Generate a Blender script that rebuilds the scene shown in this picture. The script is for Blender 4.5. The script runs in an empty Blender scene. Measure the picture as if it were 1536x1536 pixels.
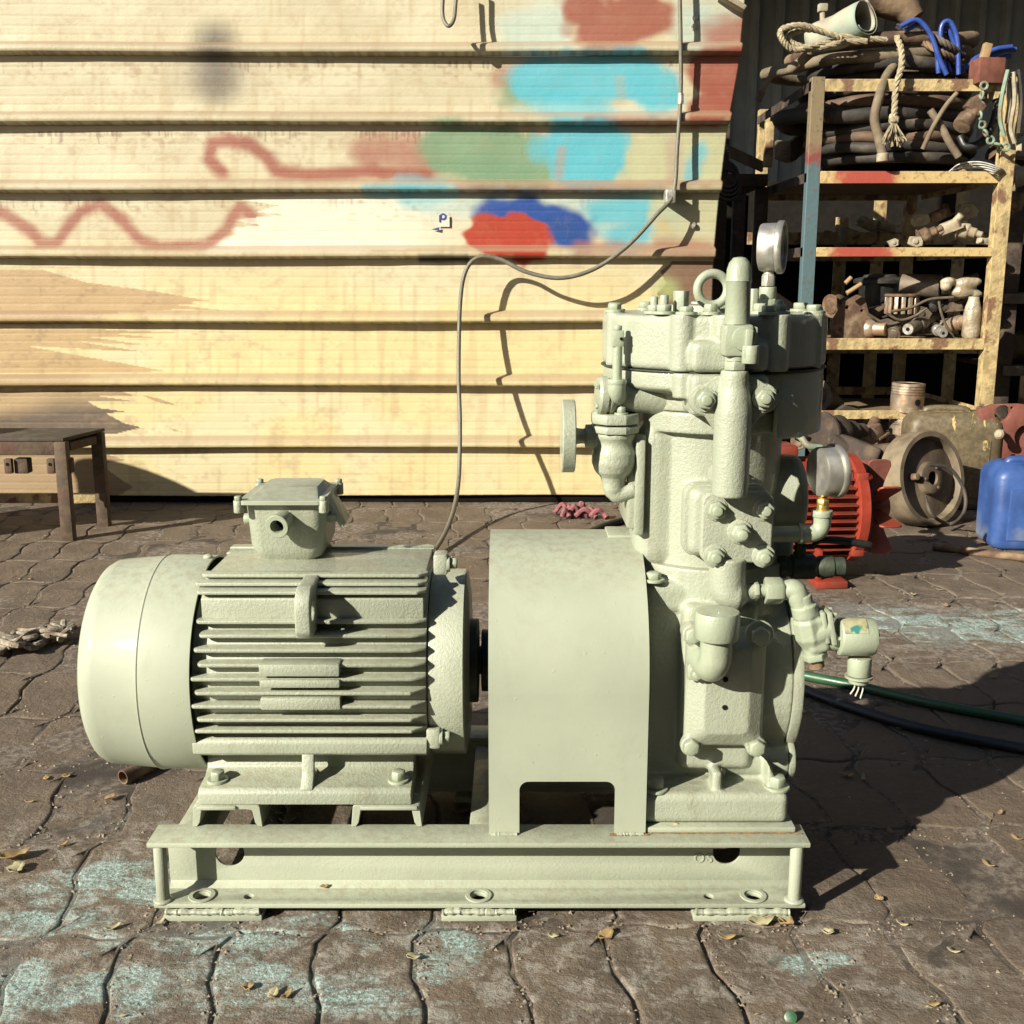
import bpy, bmesh, math, random
import numpy as np
from mathutils import Vector, Matrix, noise as mnoise
random.seed(7)
R = math.radians
sc = bpy.context.scene
COL = sc.collection
# ------------------------------------------------------------ camera, sky, sun, exposure
FPX, PITCH, CAMH = 1664.0, R(11.8), 0.855
cam = bpy.data.objects.new('camera', bpy.data.cameras.new('camera'))
COL.objects.link(cam); sc.camera = cam
cam.location = (0, 0, CAMH); cam.rotation_euler = (R(90) - PITCH, 0, 0)
cam.data.sensor_width = 36; cam.data.lens = 36 * FPX / 1536
cam.data.clip_start = 0.02; cam.data.clip_end = 500
SUN = Vector((1.24, 1.0, -0.80)).normalized()          # direction in which the light travels
w = bpy.data.worlds.new('World'); sc.world = w; w.use_nodes = True
nt = w.node_tree; nt.nodes.clear()
sky = nt.nodes.new('ShaderNodeTexSky'); sky.sky_type = 'NISHITA'; sky.sun_disc = False
sky.sun_elevation = math.asin(-SUN.z); sky.sun_rotation = math.atan2(-SUN.x, -SUN.y)
bg = nt.nodes.new('ShaderNodeBackground'); bg.inputs['Strength'].default_value = 0.050
out = nt.nodes.new('ShaderNodeOutputWorld')
nt.links.new(sky.outputs[0], bg.inputs[0]); nt.links.new(bg.outputs[0], out.inputs[0])
sl = bpy.data.lights.new('sun', 'SUN'); sl.energy = 5.0; sl.angle = R(0.6); sl.color = (1.0, 0.935, 0.80)
so = bpy.data.objects.new('sun', sl); COL.objects.link(so)
so.rotation_euler = SUN.to_track_quat('-Z', 'Y').to_euler(); so.location = (-4, -4, 4)
sc.view_settings.view_transform = 'Standard'; sc.view_settings.look = 'None'
sc.view_settings.exposure = 1.10; sc.view_settings.gamma = 1; sc.view_settings.use_curve_mapping = False

# ------------------------------------------------------------ measuring: photograph pixel -> point at a given distance
CP, SP = math.cos(PITCH), math.sin(PITCH)
def P(px, py, Y):
    a = (px - 768) / FPX; b = (py - 768) / FPX
    d = Vector((a, CP - b * SP, -SP - b * CP)); t = Y / d.y
    return Vector((a * t, Y, CAMH + d.z * t))
def G(px, py, z=0.0):
    a = (px - 768) / FPX; b = (py - 768) / FPX
    d = Vector((a, CP - b * SP, -SP - b * CP)); t = (z - CAMH) / d.z
    return Vector((a * t, d.y * t, z))
def proj(X, Y, Z):
    dz = Z - CAMH
    ax = Y * CP - dz * SP; up = Y * SP + dz * CP
    return 768 + FPX * X / ax, 768 - FPX * up / ax

# ------------------------------------------------------------ node helpers
def lin(c):
    return tuple(((v / 255 + 0.055) / 1.055) ** 2.4 if v > 10 else v / 255 / 12.92 for v in c)
ALB = 0.62
class Mat:
    def __init__(s, name):
        s.m = bpy.data.materials.new(name); s.m.use_nodes = True; s.t = s.m.node_tree
        s.b = s.t.nodes['Principled BSDF']; s.o = s.t.nodes['Material Output']
        s.tc = s.t.nodes.new('ShaderNodeTexCoord'); s.geo = s.t.nodes.new('ShaderNodeNewGeometry')
        s.obj = s.tc.outputs['Object']; s.pos = s.geo.outputs['Position']
    def n(s, k): return s.t.nodes.new(k)
    def put(s, sock, v):
        if isinstance(v, bpy.types.NodeSocket): s.t.links.new(v, sock)
        else:
            if isinstance(v, (tuple, list)) and len(v) == 3 and len(sock.default_value) == 4: v = (*v, 1)
            sock.default_value = v
    def math(s, op, a, b=0.0, c=0.0):
        n = s.n('ShaderNodeMath'); n.operation = op
        s.put(n.inputs[0], a); s.put(n.inputs[1], b); s.put(n.inputs[2], c); return n.outputs[0]
    def mapv(s, v, scale=(1, 1, 1), loc=(0, 0, 0), rot=(0, 0, 0)):
        n = s.n('ShaderNodeMapping'); s.put(n.inputs[0], v)
        n.inputs['Scale'].default_value = scale; n.inputs['Location'].default_value = loc; n.inputs['Rotation'].default_value = rot
        return n.outputs[0]
    def noise(s, v, scale, detail=4, rough=0.55, dist=0.0):
        n = s.n('ShaderNodeTexNoise'); s.put(n.inputs['Vector'], v); n.inputs['Scale'].default_value = scale
        n.inputs['Detail'].default_value = detail; n.inputs['Roughness'].default_value = rough; n.inputs['Distortion'].default_value = dist
        return n.outputs[0]
    def voro(s, v, scale, feat='F1'):
        n = s.n('ShaderNodeTexVoronoi'); s.put(n.inputs['Vector'], v); n.inputs['Scale'].default_value = scale; n.feature = feat
        return n.outputs[0]
    def ramp(s, x, a, b, lo=0.0, hi=1.0):
        n = s.n('ShaderNodeMapRange'); n.interpolation_type = 'SMOOTHSTEP'
        s.put(n.inputs[0], x); s.put(n.inputs[1], a); s.put(n.inputs[2], b); s.put(n.inputs[3], lo); s.put(n.inputs[4], hi); return n.outputs[0]
    def mix(s, f, a, b, mode='MIX'):
        n = s.n('ShaderNodeMix'); n.data_type = 'RGBA'; n.blend_type = mode
        s.put(n.inputs[0], f); s.put(n.inputs[6], a); s.put(n.inputs[7], b); return n.outputs[2]
    def bump(s, h, dist=0.002, strength=1.0, prev=None):
        n = s.n('ShaderNodeBump'); s.put(n.inputs['Height'], h); n.inputs['Distance'].default_value = dist
        n.inputs['Strength'].default_value = strength
        if prev is not None: s.t.links.new(prev, n.inputs['Normal'])
        return n.outputs[0]
    def fin(s, col, rough=0.6, metal=0.0, normal=None, coat=0.0, **kw):
        if metal < 0.5:       # one overall level for every non-metal colour
            col = tuple(c * ALB for c in col) if isinstance(col, tuple) else s.mix(1.0, col, (ALB, ALB, ALB), 'MULTIPLY')
        s.put(s.b.inputs['Base Color'], col); s.put(s.b.inputs['Roughness'], rough); s.put(s.b.inputs['Metallic'], metal)
        if normal is not None: s.t.links.new(normal, s.b.inputs['Normal'])
        if coat: s.b.inputs['Coat Weight'].default_value = coat; s.b.inputs['Coat Roughness'].default_value = 0.09
        for k, v in kw.items(): s.put(s.b.inputs[k], v)
        return s.m
def simple(name, col, rough=0.6, metal=0.0, var=0.3, scale=30, col2=None, bump=0.0008, coat=0.0, bs=None, thr=(0.5, 0.7)):
    """plain worn surface: col broken up by noise, patches of col2"""
    m = Mat(name); n1 = m.noise(m.obj, scale, 5); n2 = m.noise(m.obj, scale * 0.37, 4)
    dark = tuple(c * (1 - var) for c in col)
    c = m.mix(m.ramp(n1, 0.35, 0.65), dark, col)
    if col2: c = m.mix(m.ramp(n2, thr[0], thr[1]), c, col2)
    nb = m.bump(m.noise(m.obj, bs or scale * 3, 5), bump, 1.0)
    return m.fin(c, m.ramp(n1, 0.3, 0.7, rough - 0.1, rough + 0.1), metal, nb, coat)

# ------------------------------------------------------------ mesh builder
WO = {}
class MB:
    def __init__(s): s.bm = bmesh.new()
    def _faces(s, rings, cap0=True, cap1=True, close=True):
        n = len(rings[0])
        for i in range(len(rings) - 1):
            a, b = rings[i], rings[i + 1]
            for j in range(n if close else n - 1):
                k = (j + 1) % n
                if a[j] is a[k] and b[j] is b[k]: continue
                try: s.bm.faces.new([a[j], a[k], b[k], b[j]])
                except ValueError: pass
        if cap0: s.bm.faces.new(list(reversed(rings[0])))
        if cap1: s.bm.faces.new(rings[-1])
    def box(s, c, size, rot=None, bev=0.0, seg=2):
        b2 = bmesh.new(); bmesh.ops.create_cube(b2, size=1.0)
        bmesh.ops.scale(b2, vec=Vector(size), verts=b2.verts)
        if bev: bmesh.ops.bevel(b2, geom=b2.edges[:], offset=bev, segments=seg, affect='EDGES', profile=0.5)
        if rot is not None: bmesh.ops.transform(b2, matrix=rot.to_4x4(), verts=b2.verts)
        bmesh.ops.translate(b2, vec=Vector(c), verts=b2.verts)
        s.merge(b2); return s
    def box2(s, a, b, bev=0.0, seg=2):
        a, b = Vector(a), Vector(b); d = b - a
        return s.box((a + b) / 2, (abs(d.x), abs(d.y), abs(d.z)), None, bev, seg)
    def merge(s, b2):
        me = bpy.data.meshes.new('t'); b2.to_mesh(me); b2.free(); s.bm.from_mesh(me); bpy.data.meshes.remove(me)
    def frame(s, axis):
        z = Vector(axis).normalized(); x = z.orthogonal().normalized()
        if abs(z.z) < 0.99: x = Vector((0, 0, 1)).cross(z).normalized()
        return x, z.cross(x), z
    def lathe(s, o, axis, prof, seg=32, phase=0.0, sx=1.0, closed=False):
        """prof: (t, r) along the axis; capped; closed=True joins last ring to the first (a hollow ring)"""
        x, y, z = s.frame(axis); o = Vector(o); rings = []
        for t, r in prof:
            rings.append([s.bm.verts.new(o + z * t + (x * math.cos(phase + 2 * math.pi * i / seg) * sx + y * math.sin(phase + 2 * math.pi * i / seg)) * max(r, 1e-5)) for i in range(seg)])
        if closed: rings.append(rings[0]); s._faces(rings, False, False)
        else: s._faces(rings)
        return s
    def cyl(s, a, b, r, r2=None, seg=28, bev=0.0):
        a, b = Vector(a), Vector(b); L = (b - a).length; r2 = r if r2 is None else r2
        pr = [(0, r), (L, r2)] if not bev else [(0, r - bev), (bev * .3, r - bev * .3), (bev, r), (L - bev, r2), (L - bev * .3, r2 - bev * .3), (L, r2 - bev)]
        return s.lathe(a, b - a, pr, seg)
    def ring(s, o, axis, ro, ri, h, seg=32, bev=0.0):
        if bev: pr = [(0, ri), (0, ro - bev), (bev, ro), (h - bev, ro), (h, ro - bev), (h, ri)]
        else: pr = [(0, ri), (0, ro), (h, ro), (h, ri)]
        return s.lathe(o, axis, pr, seg, closed=True)
    def torus(s, o, axis, R_, r, seg=32, seg2=12):
        return s.lathe(o, axis, [(r * math.sin(2 * math.pi * k / seg2), R_ + r * math.cos(2 * math.pi * k / seg2)) for k in range(seg2)], seg, closed=True)
    def sphere(s, c, r, scale=(1, 1, 1), seg=16):
        b2 = bmesh.new(); bmesh.ops.create_uvsphere(b2, u_segments=seg * 2, v_segments=seg, radius=1.0)
        bmesh.ops.scale(b2, vec=Vector(scale) * r, verts=b2.verts); bmesh.ops.translate(b2, vec=Vector(c), verts=b2.verts); s.merge(b2); return s
    def tube(s, pts, r, seg=12, smooth=6, closed=False, rf=None):
        pts = [Vector(p) for p in pts]
        if smooth: pts = catmull(pts, smooth, closed)
        n = len(pts); rings = []; prev = None
        for i, p in enumerate(pts):
            t = (pts[(i + 1) % n] - pts[i - 1]) if closed else (pts[min(i + 1, n - 1)] - pts[max(i - 1, 0)])
            if t.length < 1e-9: t = Vector((0, 0, 1))
            t.normalize()
            if prev is None: prev = t.orthogonal().normalized()
            x = (prev - t * prev.dot(t)); x = x.normalized() if x.length > 1e-6 else t.orthogonal().normalized(); prev = x; y = t.cross(x)
            rr = rf(i / (n - 1)) * r if rf else (r[i] if isinstance(r, list) else r)
            rings.append([s.bm.verts.new(p + (x * math.cos(2 * math.pi * k / seg) + y * math.sin(2 * math.pi * k / seg)) * rr) for k in range(seg)])
        if closed: rings.append(rings[0]); s._faces(rings, False, False)
        else: s._faces(rings)
        return s
    def prism(s, outl, f, d0, d1):
        """2-D outline, f(u,v,d) -> point"""
        a = [s.bm.verts.new(Vector(f(u, v, d0))) for u, v in outl]; b = [s.bm.verts.new(Vector(f(u, v, d1))) for u, v in outl]
        s._faces([a, b]); return s
    def plate(s, outl, holes, f, d0, d1):
        """plate with holes (triangle filled)"""
        b2 = bmesh.new(); loops = [outl] + holes; es = []
        for lp in loops:
            vs = [b2.verts.new((u, v, 0)) for u, v in lp]
            es += [b2.edges.new((vs[i], vs[(i + 1) % len(vs)])) for i in range(len(vs))]
        bmesh.ops.triangle_fill(b2, use_beauty=True, use_dissolve=False, edges=es)
        b2.verts.ensure_lookup_table()
        fl = [[v.index for v in fc.verts] for fc in b2.faces]; b2.verts.index_update()
        fl = [[v.index for v in fc.verts] for fc in b2.faces]; co = [(v.co.x, v.co.y) for v in b2.verts]; b2.free()
        A = [s.bm.verts.new(Vector(f(u, v, d0))) for u, v in co]; B = [s.bm.verts.new(Vector(f(u, v, d1))) for u, v in co]
        for q in fl:
            s.bm.faces.new([A[i] for i in reversed(q)]); s.bm.faces.new([B[i] for i in q])
        k = 0
        for lp in loops:
            m = len(lp)
            for i in range(m):
                j = (i + 1) % m; s.bm.faces.new([A[k + i], A[k + j], B[k + j], B[k + i]])
            k += m
        return s
    def hexh(s, p, axis, r, h, dome=True):
        return s.lathe(p, axis, [(0, r), (h * .8, r), (h, r * .86)] if dome else [(0, r), (h, r)], 6, random.random())
    def bolt(s, p, axis, r=0.008, h=0.006, washer=True, stud=0.0, phase=None):
        p = Vector(p); a = Vector(axis).normalized(); t = 0
        if washer: s.lathe(p - a * .002, a, [(0, r * 1.45), (.0042, r * 1.42)], 20); t = .002
        s.lathe(p + a * (t), a, [(0, r), (h * .8, r), (h, r * .88)], 6, random.random() * 1.05 if phase is None else phase)
        if stud: s.lathe(p + a * (t + h - .001), a, [(0, r * .55), (stud - .001, r * .55), (stud, r * .42)], 14)
        return s
    def build(s, name, mat, parent=None, bev=0.0, bseg=2, sharp=38, remesh=0.0, smooth=5, origin=None, flat=False):
        bm = s.bm
        bmesh.ops.recalc_face_normals(bm, faces=bm.faces[:])
        if bev:
            es = [e for e in bm.edges if len(e.link_faces) == 2 and e.calc_face_angle(0) > R(32)]
            bmesh.ops.bevel(bm, geom=es, offset=bev, segments=bseg, affect='EDGES', profile=0.5, clamp_overlap=True)
        for e in bm.edges:
            e.smooth = not (len(e.link_faces) == 2 and e.calc_face_angle(0) > R(sharp))
        for f in bm.faces: f.smooth = not flat
        co = np.array([v.co[:] for v in bm.verts]); c = Vector(((co.min(0) + co.max(0)) / 2).tolist()) if origin is None else Vector(origin)
        bmesh.ops.translate(bm, vec=-c, verts=bm.verts)
        me = bpy.data.meshes.new(name); bm.to_mesh(me); bm.free()
        if mat: me.materials.append(mat)
        o = bpy.data.objects.new(name, me); COL.objects.link(o); WO[o.name] = c
        if parent is not None: o.parent = parent; o.location = c - WO[parent.name]
        else: o.location = c
        if remesh:
            md = o.modifiers.new('cast', 'REMESH'); md.mode = 'VOXEL'; md.voxel_size = remesh; md.use_smooth_shade = True
            ms = o.modifiers.new('soften', 'SMOOTH'); ms.factor = 0.6; ms.iterations = smooth
        return o
def catmull(p, k, closed=False):
    n = len(p); o = []
    rng = range(n if closed else n - 1)
    for i in rng:
        if closed: a, b, c, d = p[(i - 1) % n], p[i], p[(i + 1) % n], p[(i + 2) % n]
        else:
            b, c = p[i], p[i + 1]; a = p[i - 1] if i else b * 2 - c; d = p[i + 2] if i + 2 < n else c * 2 - b
        for j in range(k):
            t = j / k
            o.append(0.5 * ((2 * b) + (c - a) * t + (2 * a - 5 * b + 4 * c - d) * t * t + (3 * b - a - 3 * c + d) * t ** 3))
    if not closed: o.append(p[-1].copy())
    return o
def circ(cx, cy, r, n=20, a0=0.0, a1=None):
    if a1 is None: return [(cx + r * math.cos(2 * math.pi * i / n), cy + r * math.sin(2 * math.pi * i / n)) for i in range(n)]
    return [(cx + r * math.cos(a0 + (a1 - a0) * i / n), cy + r * math.sin(a0 + (a1 - a0) * i / n)) for i in range(n + 1)]
def rrect(x0, y0, x1, y1, r, n=4):
    o = []
    for cx, cy, a in ((x1 - r, y0 + r, -90), (x1 - r, y1 - r, 0), (x0 + r, y1 - r, 90), (x0 + r, y0 + r, 180)):
        o += circ(cx, cy, r, n, R(a), R(a + 90))
    return o
XZ = lambda u, v, d: (u, d, v)       # outline in the X-Z plane, depth along Y
YZ = lambda u, v, d: (d, u, v)
XY = lambda u, v, d: (u, v, d)
def tag(o, label=None, cat=None, group=None, kind=None):
    for k, v in (('label', label), ('category', cat), ('group', group), ('kind', kind)):
        if v: o[k] = v
    return o
def empty(name, loc=(0, 0, 0), label=None, cat=None, group=None, kind=None):
    o = bpy.data.objects.new(name, None); COL.objects.link(o); o.location = loc; o.empty_display_size = 0.05
    WO[o.name] = Vector(loc); return tag(o, label, cat, group, kind)
def copy_tree(o, parent=None):
    c = o.copy(); COL.objects.link(c); WO[c.name] = WO.get(o.name, Vector())
    if parent is not None: c.parent = parent
    for ch in list(o.children): copy_tree(ch, c)
    return c

# ------------------------------------------------------------ materials
def paint_mat(name, base, cast=1.0, drips=0.0):
    m = Mat(name)
    n0 = m.noise(m.pos, 7, 4); n1 = m.noise(m.pos, 38, 5); n2 = m.noise(m.pos, 230, 4, 0.6)
    col = m.mix(m.ramp(n0, 0.3, 0.7), tuple(c * 0.93 for c in base), tuple(min(1, c * 1.04) for c in base))
    # grime on upward faces, chips showing rust
    nz = m.n('ShaderNodeSeparateXYZ'); m.t.links.new(m.geo.outputs['Normal'], nz.inputs[0])
    up = m.math('MULTIPLY', m.ramp(nz.outputs[2], 0.6, 0.95), m.ramp(m.noise(m.pos, 90, 6, 0.7), 0.40, 0.68))
    col = m.mix(m.math('MULTIPLY', up, 0.45), col, lin((150, 135, 105)))
    chip = m.ramp(m.noise(m.pos, 55, 6, 0.75, 1.0), 0.715, 0.735)
    col = m.mix(chip, col, lin((95, 62, 40)))
    dust = m.math('MULTIPLY', m.ramp(m.noise(m.mapv(m.pos, (1, 1, .5)), 17, 6, .7, .5), 0.52, 0.70), 0.10 if drips else 0.24)
    col = m.mix(dust, col, lin((120, 105, 75)))
    speck = m.ramp(m.noise(m.pos, 420, 3, 0.6), 0.74, 0.79)
    col = m.mix(m.math('MULTIPLY', speck, 0.5), col, lin((110, 100, 75)))
    nb = m.bump(m.noise(m.pos, 520, 3, .6), 0.0006 * cast, 0.9)
    nb = m.bump(n2, 0.0011 * cast, 0.9, nb)
    nb = m.bump(n1, 0.0007 * cast, 0.6, nb)
    if drips:
        wv = m.noise(m.mapv(m.pos, (1, 1, 0.35)), 16, 3, 0.5, 1.6)
        line = m.math('SUBTRACT', 1.0, m.ramp(m.math('ABSOLUTE', m.math('SUBTRACT', wv, 0.56)), 0.0, 0.012))
        gate = m.ramp(m.noise(m.pos, 5, 2), 0.5, 0.6)
        pm = m.ramp(m.noise(m.pos, 120, 2, 0.4), 0.70, 0.76)
        nb = m.bump(m.math('MULTIPLY', pm, 0.6), 0.0007 * drips, 1.0, nb)
    rg = m.ramp(n0, 0.3, 0.7, 0.60, 0.70) if drips else m.ramp(n0, 0.3, 0.7, 0.42, 0.56)
    return m.fin(col, rg, 0.0, nb, 0.22 if drips else 0.42)
SAGE = (0.452, 0.492, 0.372)
M = {}
M['cast'] = paint_mat('sage_cast', SAGE, 1.0)
M['sheet'] = paint_mat('sage_sheet', SAGE, 0.16, 0.45)
M['beam'] = paint_mat('sage_beam', SAGE, 0.55, 0.2)
M['fit'] = paint_mat('sage_fitting', (0.424, 0.480, 0.345), 0.5)
M['shade_gasket'] = simple('sage_shade_gasket', (0.06, 0.075, 0.05), 0.45, 0, 0.3, 60)  # sage darkened as if in shade for bearing cap, ball valve; also gasket
M['steel'] = simple('steel', (0.50, 0.48, 0.43), 0.38, 0.72, 0.25, 40, bump=0.0003)
M['zinc'] = simple('zinc', (0.55, 0.53, 0.45), 0.4, 0.7, 0.25, 60, bump=0.0005)
M['brass'] = simple('brass', (0.75, 0.52, 0.16), 0.3, 0.85, 0.2, 60, bump=0.0003)
M['black'] = simple('black_rubber', (0.015, 0.015, 0.014), 0.5, 0, 0.3, 40)
M['hole'] = simple('bore_shade_dark', (0.02, 0.018, 0.015), 0.9)
M['hole'].node_tree.nodes['Principled BSDF'].inputs['Specular IOR Level'].default_value = 0.05
M['glass'] = Mat('dial_glass').fin((0.45, 0.40, 0.33), 0.08, 0.0, None, 0.6)
M['rust'] = simple('rusty_steel', (0.20, 0.115, 0.065), 0.85, 0.0, 0.5, 35, (0.33, 0.24, 0.15), 0.002)
M['rustdk'] = simple('dark_rust', (0.075, 0.05, 0.035), 0.85, 0.0, 0.5, 30, (0.16, 0.11, 0.07), 0.002)
M['red'] = simple('red_oxide_paint', (0.37, 0.045, 0.02), 0.5, 0, 0.2, 20, (0.24, 0.05, 0.028), 0.0005, 0.15)
M['maroon'] = simple('maroon_primer', (0.27, 0.085, 0.06), 0.75, 0, 0.25, 20, (0.36, 0.15, 0.10), 0.0008)
M['blue'] = simple('blue_plastic', (0.05, 0.125, 0.40), 0.5, 0, 0.35, 9, (0.26, 0.30, 0.38), 0.0012, thr=(0.56, 0.70))
M['bluecable'] = simple('blue_cable', (0.045, 0.10, 0.42), 0.4, 0, 0.2, 30)
M['rope'] = simple('pale_rope', (0.56, 0.47, 0.30), 0.9, 0, 0.4, 60, bump=0.002)
M['greycable'] = simple('grey_cable', (0.20, 0.19, 0.14), 0.5, 0, 0.2, 60)
M['greenhose'] = simple('green_hose', (0.035, 0.12, 0.05), 0.4, 0, 0.2, 20)
M['darkhose'] = simple('dark_hose', (0.018, 0.024, 0.032), 0.45, 0, 0.2, 20)
M['hose_a'] = simple('brown_hose', (0.17, 0.10, 0.06), 0.8, 0, 0.5, 9, (0.38, 0.26, 0.15), 0.004)
M['hose_b'] = simple('black_hose', (0.045, 0.038, 0.03), 0.75, 0, 0.5, 9, (0.22, 0.17, 0.12), 0.004)
M['hose_c'] = simple('tan_hose', (0.30, 0.235, 0.15), 0.85, 0, 0.45, 14, (0.14, 0.09, 0.06), 0.003)
M['yellow'] = simple('yellow_shelf_paint', (0.66, 0.50, 0.24), 0.7, 0, 0.4, 26, (0.24, 0.13, 0.07), 0.003, thr=(0.53, 0.60))
M['ply'] = simple('brown_board', (0.30, 0.20, 0.10), 0.85, 0, 0.3, 10, (0.2, 0.13, 0.07), 0.001)
M['blocker'] = simple('blocker_dark', (0.07, 0.07, 0.065), 0.8)
M['pale'] = simple('pale_junk', (0.56, 0.50, 0.36), 0.8, 0, 0.4, 18, (0.3, 0.22, 0.13), 0.002)
m = Mat('olive_scuffed'); n1 = m.noise(m.mapv(m.obj, (1, 1, .45), rot=(0, .5, 0)), 13, 6, .72, .8); n2 = m.noise(m.obj, 60, 5)
c = m.mix(m.ramp(n2, .35, .7), (.12, .092, .05), (.20, .155, .088)); c = m.mix(m.ramp(n1, .60, .63), c, (.66, .50, .20)); c = m.mix(m.ramp(m.noise(m.obj, 5, 3), .5, .7), c, (.10, .075, .04))
M['olive'] = m.fin(c, .55, 0, m.bump(n2, .001))
M['alu'] = simple('used_alloy', (0.45, 0.36, 0.27), 0.42, 0.6, 0.35, 25, (0.34, 0.2, 0.11), 0.0008)
M['iron'] = simple('bare_iron', (0.22, 0.175, 0.125), 0.6, 0.3, 0.4, 20, (0.10, 0.07, 0.05), 0.001)
M['tarp'] = simple('grey_green_tarp', (0.55, 0.49, 0.36), 0.7, 0, 0.3, 8, (0.30, 0.42, 0.34), 0.002)
M['wood'] = simple('raw_wood', (0.45, 0.30, 0.15), 0.8, 0, 0.3, 20)
M['teal'] = simple('mint_chain', (0.30, 0.42, 0.31), 0.7, 0, 0.3, 40, (0.25, 0.15, 0.08))
M['pink'] = simple('dusty_pink_cloth', (0.36, 0.13, 0.14), 0.9, 0, 0.4, 60, bump=0.002)
M['plastic'] = simple('crumpled_plastic', (0.60, 0.52, 0.38), 0.3, 0, 0.4, 30, (0.30, 0.22, 0.13), 0.003)
M['white'] = simple('white_wire', (0.7, 0.68, 0.6), 0.5)
M['leaf'] = simple('dry_leaf', (0.55, 0.38, 0.17), 0.8, 0, 0.4, 40, (0.35, 0.2, 0.1))
M['leafpale'] = simple('pale_dry_leaf', (0.62, 0.55, 0.32), 0.8, 0, 0.3, 40)
# ------------------------------------------------------------ ground: joint sand, interlocking pavers
def blob_mask(m, blobs, v=None):
    if v is None:
        nz_ = m.n('ShaderNodeTexNoise'); m.t.links.new(m.pos, nz_.inputs['Vector']); nz_.inputs['Scale'].default_value = 9; nz_.inputs['Detail'].default_value = 5
        a_ = m.n('ShaderNodeVectorMath'); a_.operation = 'MULTIPLY_ADD'; m.t.links.new(nz_.outputs['Color'], a_.inputs[0]); a_.inputs[1].default_value = (.16, .16, 0); m.t.links.new(m.pos, a_.inputs[2])
        b_ = m.n('ShaderNodeVectorMath'); b_.operation = 'SUBTRACT'; m.t.links.new(a_.outputs[0], b_.inputs[0]); b_.inputs[1].default_value = (.08, .08, 0); v = b_.outputs[0]
    acc = None
    for (cx, cy, rx, ry, st) in blobs:
        a = m.n('ShaderNodeVectorMath'); a.operation = 'SUBTRACT'; m.t.links.new(v, a.inputs[0]); a.inputs[1].default_value = (cx, cy, 0)
        b = m.n('ShaderNodeVectorMath'); b.operation = 'MULTIPLY'; m.t.links.new(a.outputs[0], b.inputs[0]); b.inputs[1].default_value = (1 / rx, 1 / ry, 0)
        c = m.n('ShaderNodeVectorMath'); c.operation = 'LENGTH'; m.t.links.new(b.outputs[0], c.inputs[0])
        d = m.ramp(c.outputs['Value'], 0.25, 1.25, st, 0.0)
        acc = d if acc is None else m.math('MAXIMUM', acc, d)
    return acc
def gb(px, py, wx, wy, st):
    g = G(px, py); return (g.x, g.y, wx * 1.3, wy * 1.45, min(1, st * 1.25))
CYAN = [gb(135, 1335, .13, .055, 1), gb(50, 1390, .10, .04, .9), gb(175, 1300, .07, .05, .8), gb(200, 1490, .06, .06, 1.0), gb(60, 1480, .11, .05, .8), gb(150, 1420, .05, .02, .6),
        gb(340, 1410, .10, .035, .75), gb(460, 1390, .08, .02, .8), gb(420, 1460, .16, .05, .7), gb(520, 1500, .14, .05, .65), gb(670, 1420, .05, .07, .75), gb(560, 1400, .06, .03, .5), gb(320, 1500, .08, .05, .55),
        gb(1215, 1455, .05, .022, .7), gb(1390, 935, .32, .07, .8), gb(1490, 950, .30, .08, .75), gb(1330, 915, .18, .05, .6), gb(1530, 920, .2, .05, .6), gb(180, 1225, .05, .02, .35)]
def ground_color(m, per_object):
    n0 = m.noise(m.pos, 2.3, 4); n1 = m.noise(m.pos, 11, 6, 0.6); n2 = m.noise(m.pos, 75, 6, 0.7); n3 = m.noise(m.pos, 320, 4, 0.7)
    col = m.mix(m.ramp(n1, 0.35, 0.68), (0.145, 0.110, 0.078), (0.222, 0.168, 0.116))
    col = m.mix(m.math('MULTIPLY', m.ramp(n2, 0.5, 0.72), 0.5), col, (0.33, 0.25, 0.18))
    col = m.mix(m.math('MULTIPLY', m.ramp(n3, 0.57, 0.70), 0.75), col, (0.05, 0.036, 0.028))
    oil = m.ramp(n0, 0.56, 0.70)
    col = m.mix(m.math('MULTIPLY', oil, 0.35), col, (0.06, 0.045, 0.035))
    if per_object:
        oi = m.n('ShaderNodeObjectInfo')
        col = m.mix(m.math('MULTIPLY', oi.outputs['Random'], 0.30), col, (0.20, 0.135, 0.085))
    # pale dusty scuffs
    streak = m.noise(m.mapv(m.pos, (5, 26, 1), rot=(0, 0, 0.35)), 2.2, 6, 0.72, 0.6)
    fg = blob_mask(m, [gb(500, 1450, .8, .16, 1), gb(150, 1330, .35, .22, 1), gb(1150, 1430, .3, .1, .7), gb(1400, 940, .9, .25, .9), gb(1000, 1500, .5, .1, .6)])
    sc_ = m.math('MULTIPLY', m.ramp(m.math('MULTIPLY', m.noise(m.pos, 26, 8, 0.78, 0.5), 1.0), 0.47, 0.60), fg)
    col = m.mix(m.math('MULTIPLY', sc_, 0.75), col, (0.46, 0.42, 0.36))
    # cyan overspray dragged across the stones
    cy = blob_mask(m, CYAN)
    grain = m.math('ADD', m.math('MULTIPLY', streak, 0.55), m.math('MULTIPLY', m.noise(m.pos, 110, 5, 0.75), 0.45))
    cm = m.ramp(m.math('ADD', m.math('MULTIPLY', cy, 0.40), grain), 0.68, 0.90)
    col = m.mix(m.math('MULTIPLY', m.math('MULTIPLY', cm, m.ramp(cy, 0.02, 0.3)), m.math('MULTIPLY', m.ramp(m.noise(m.pos, 190, 5, .8), .42, .60, .2, 1.0), m.ramp(m.noise(m.pos, 17, 5, .7), .38, .54, .12, 1.0))), col, (0.56, 0.80, 0.76))
    return col, n1, n2, n3
m = Mat('paver_stone'); col, n1, n2, n3 = ground_color(m, True)
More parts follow.
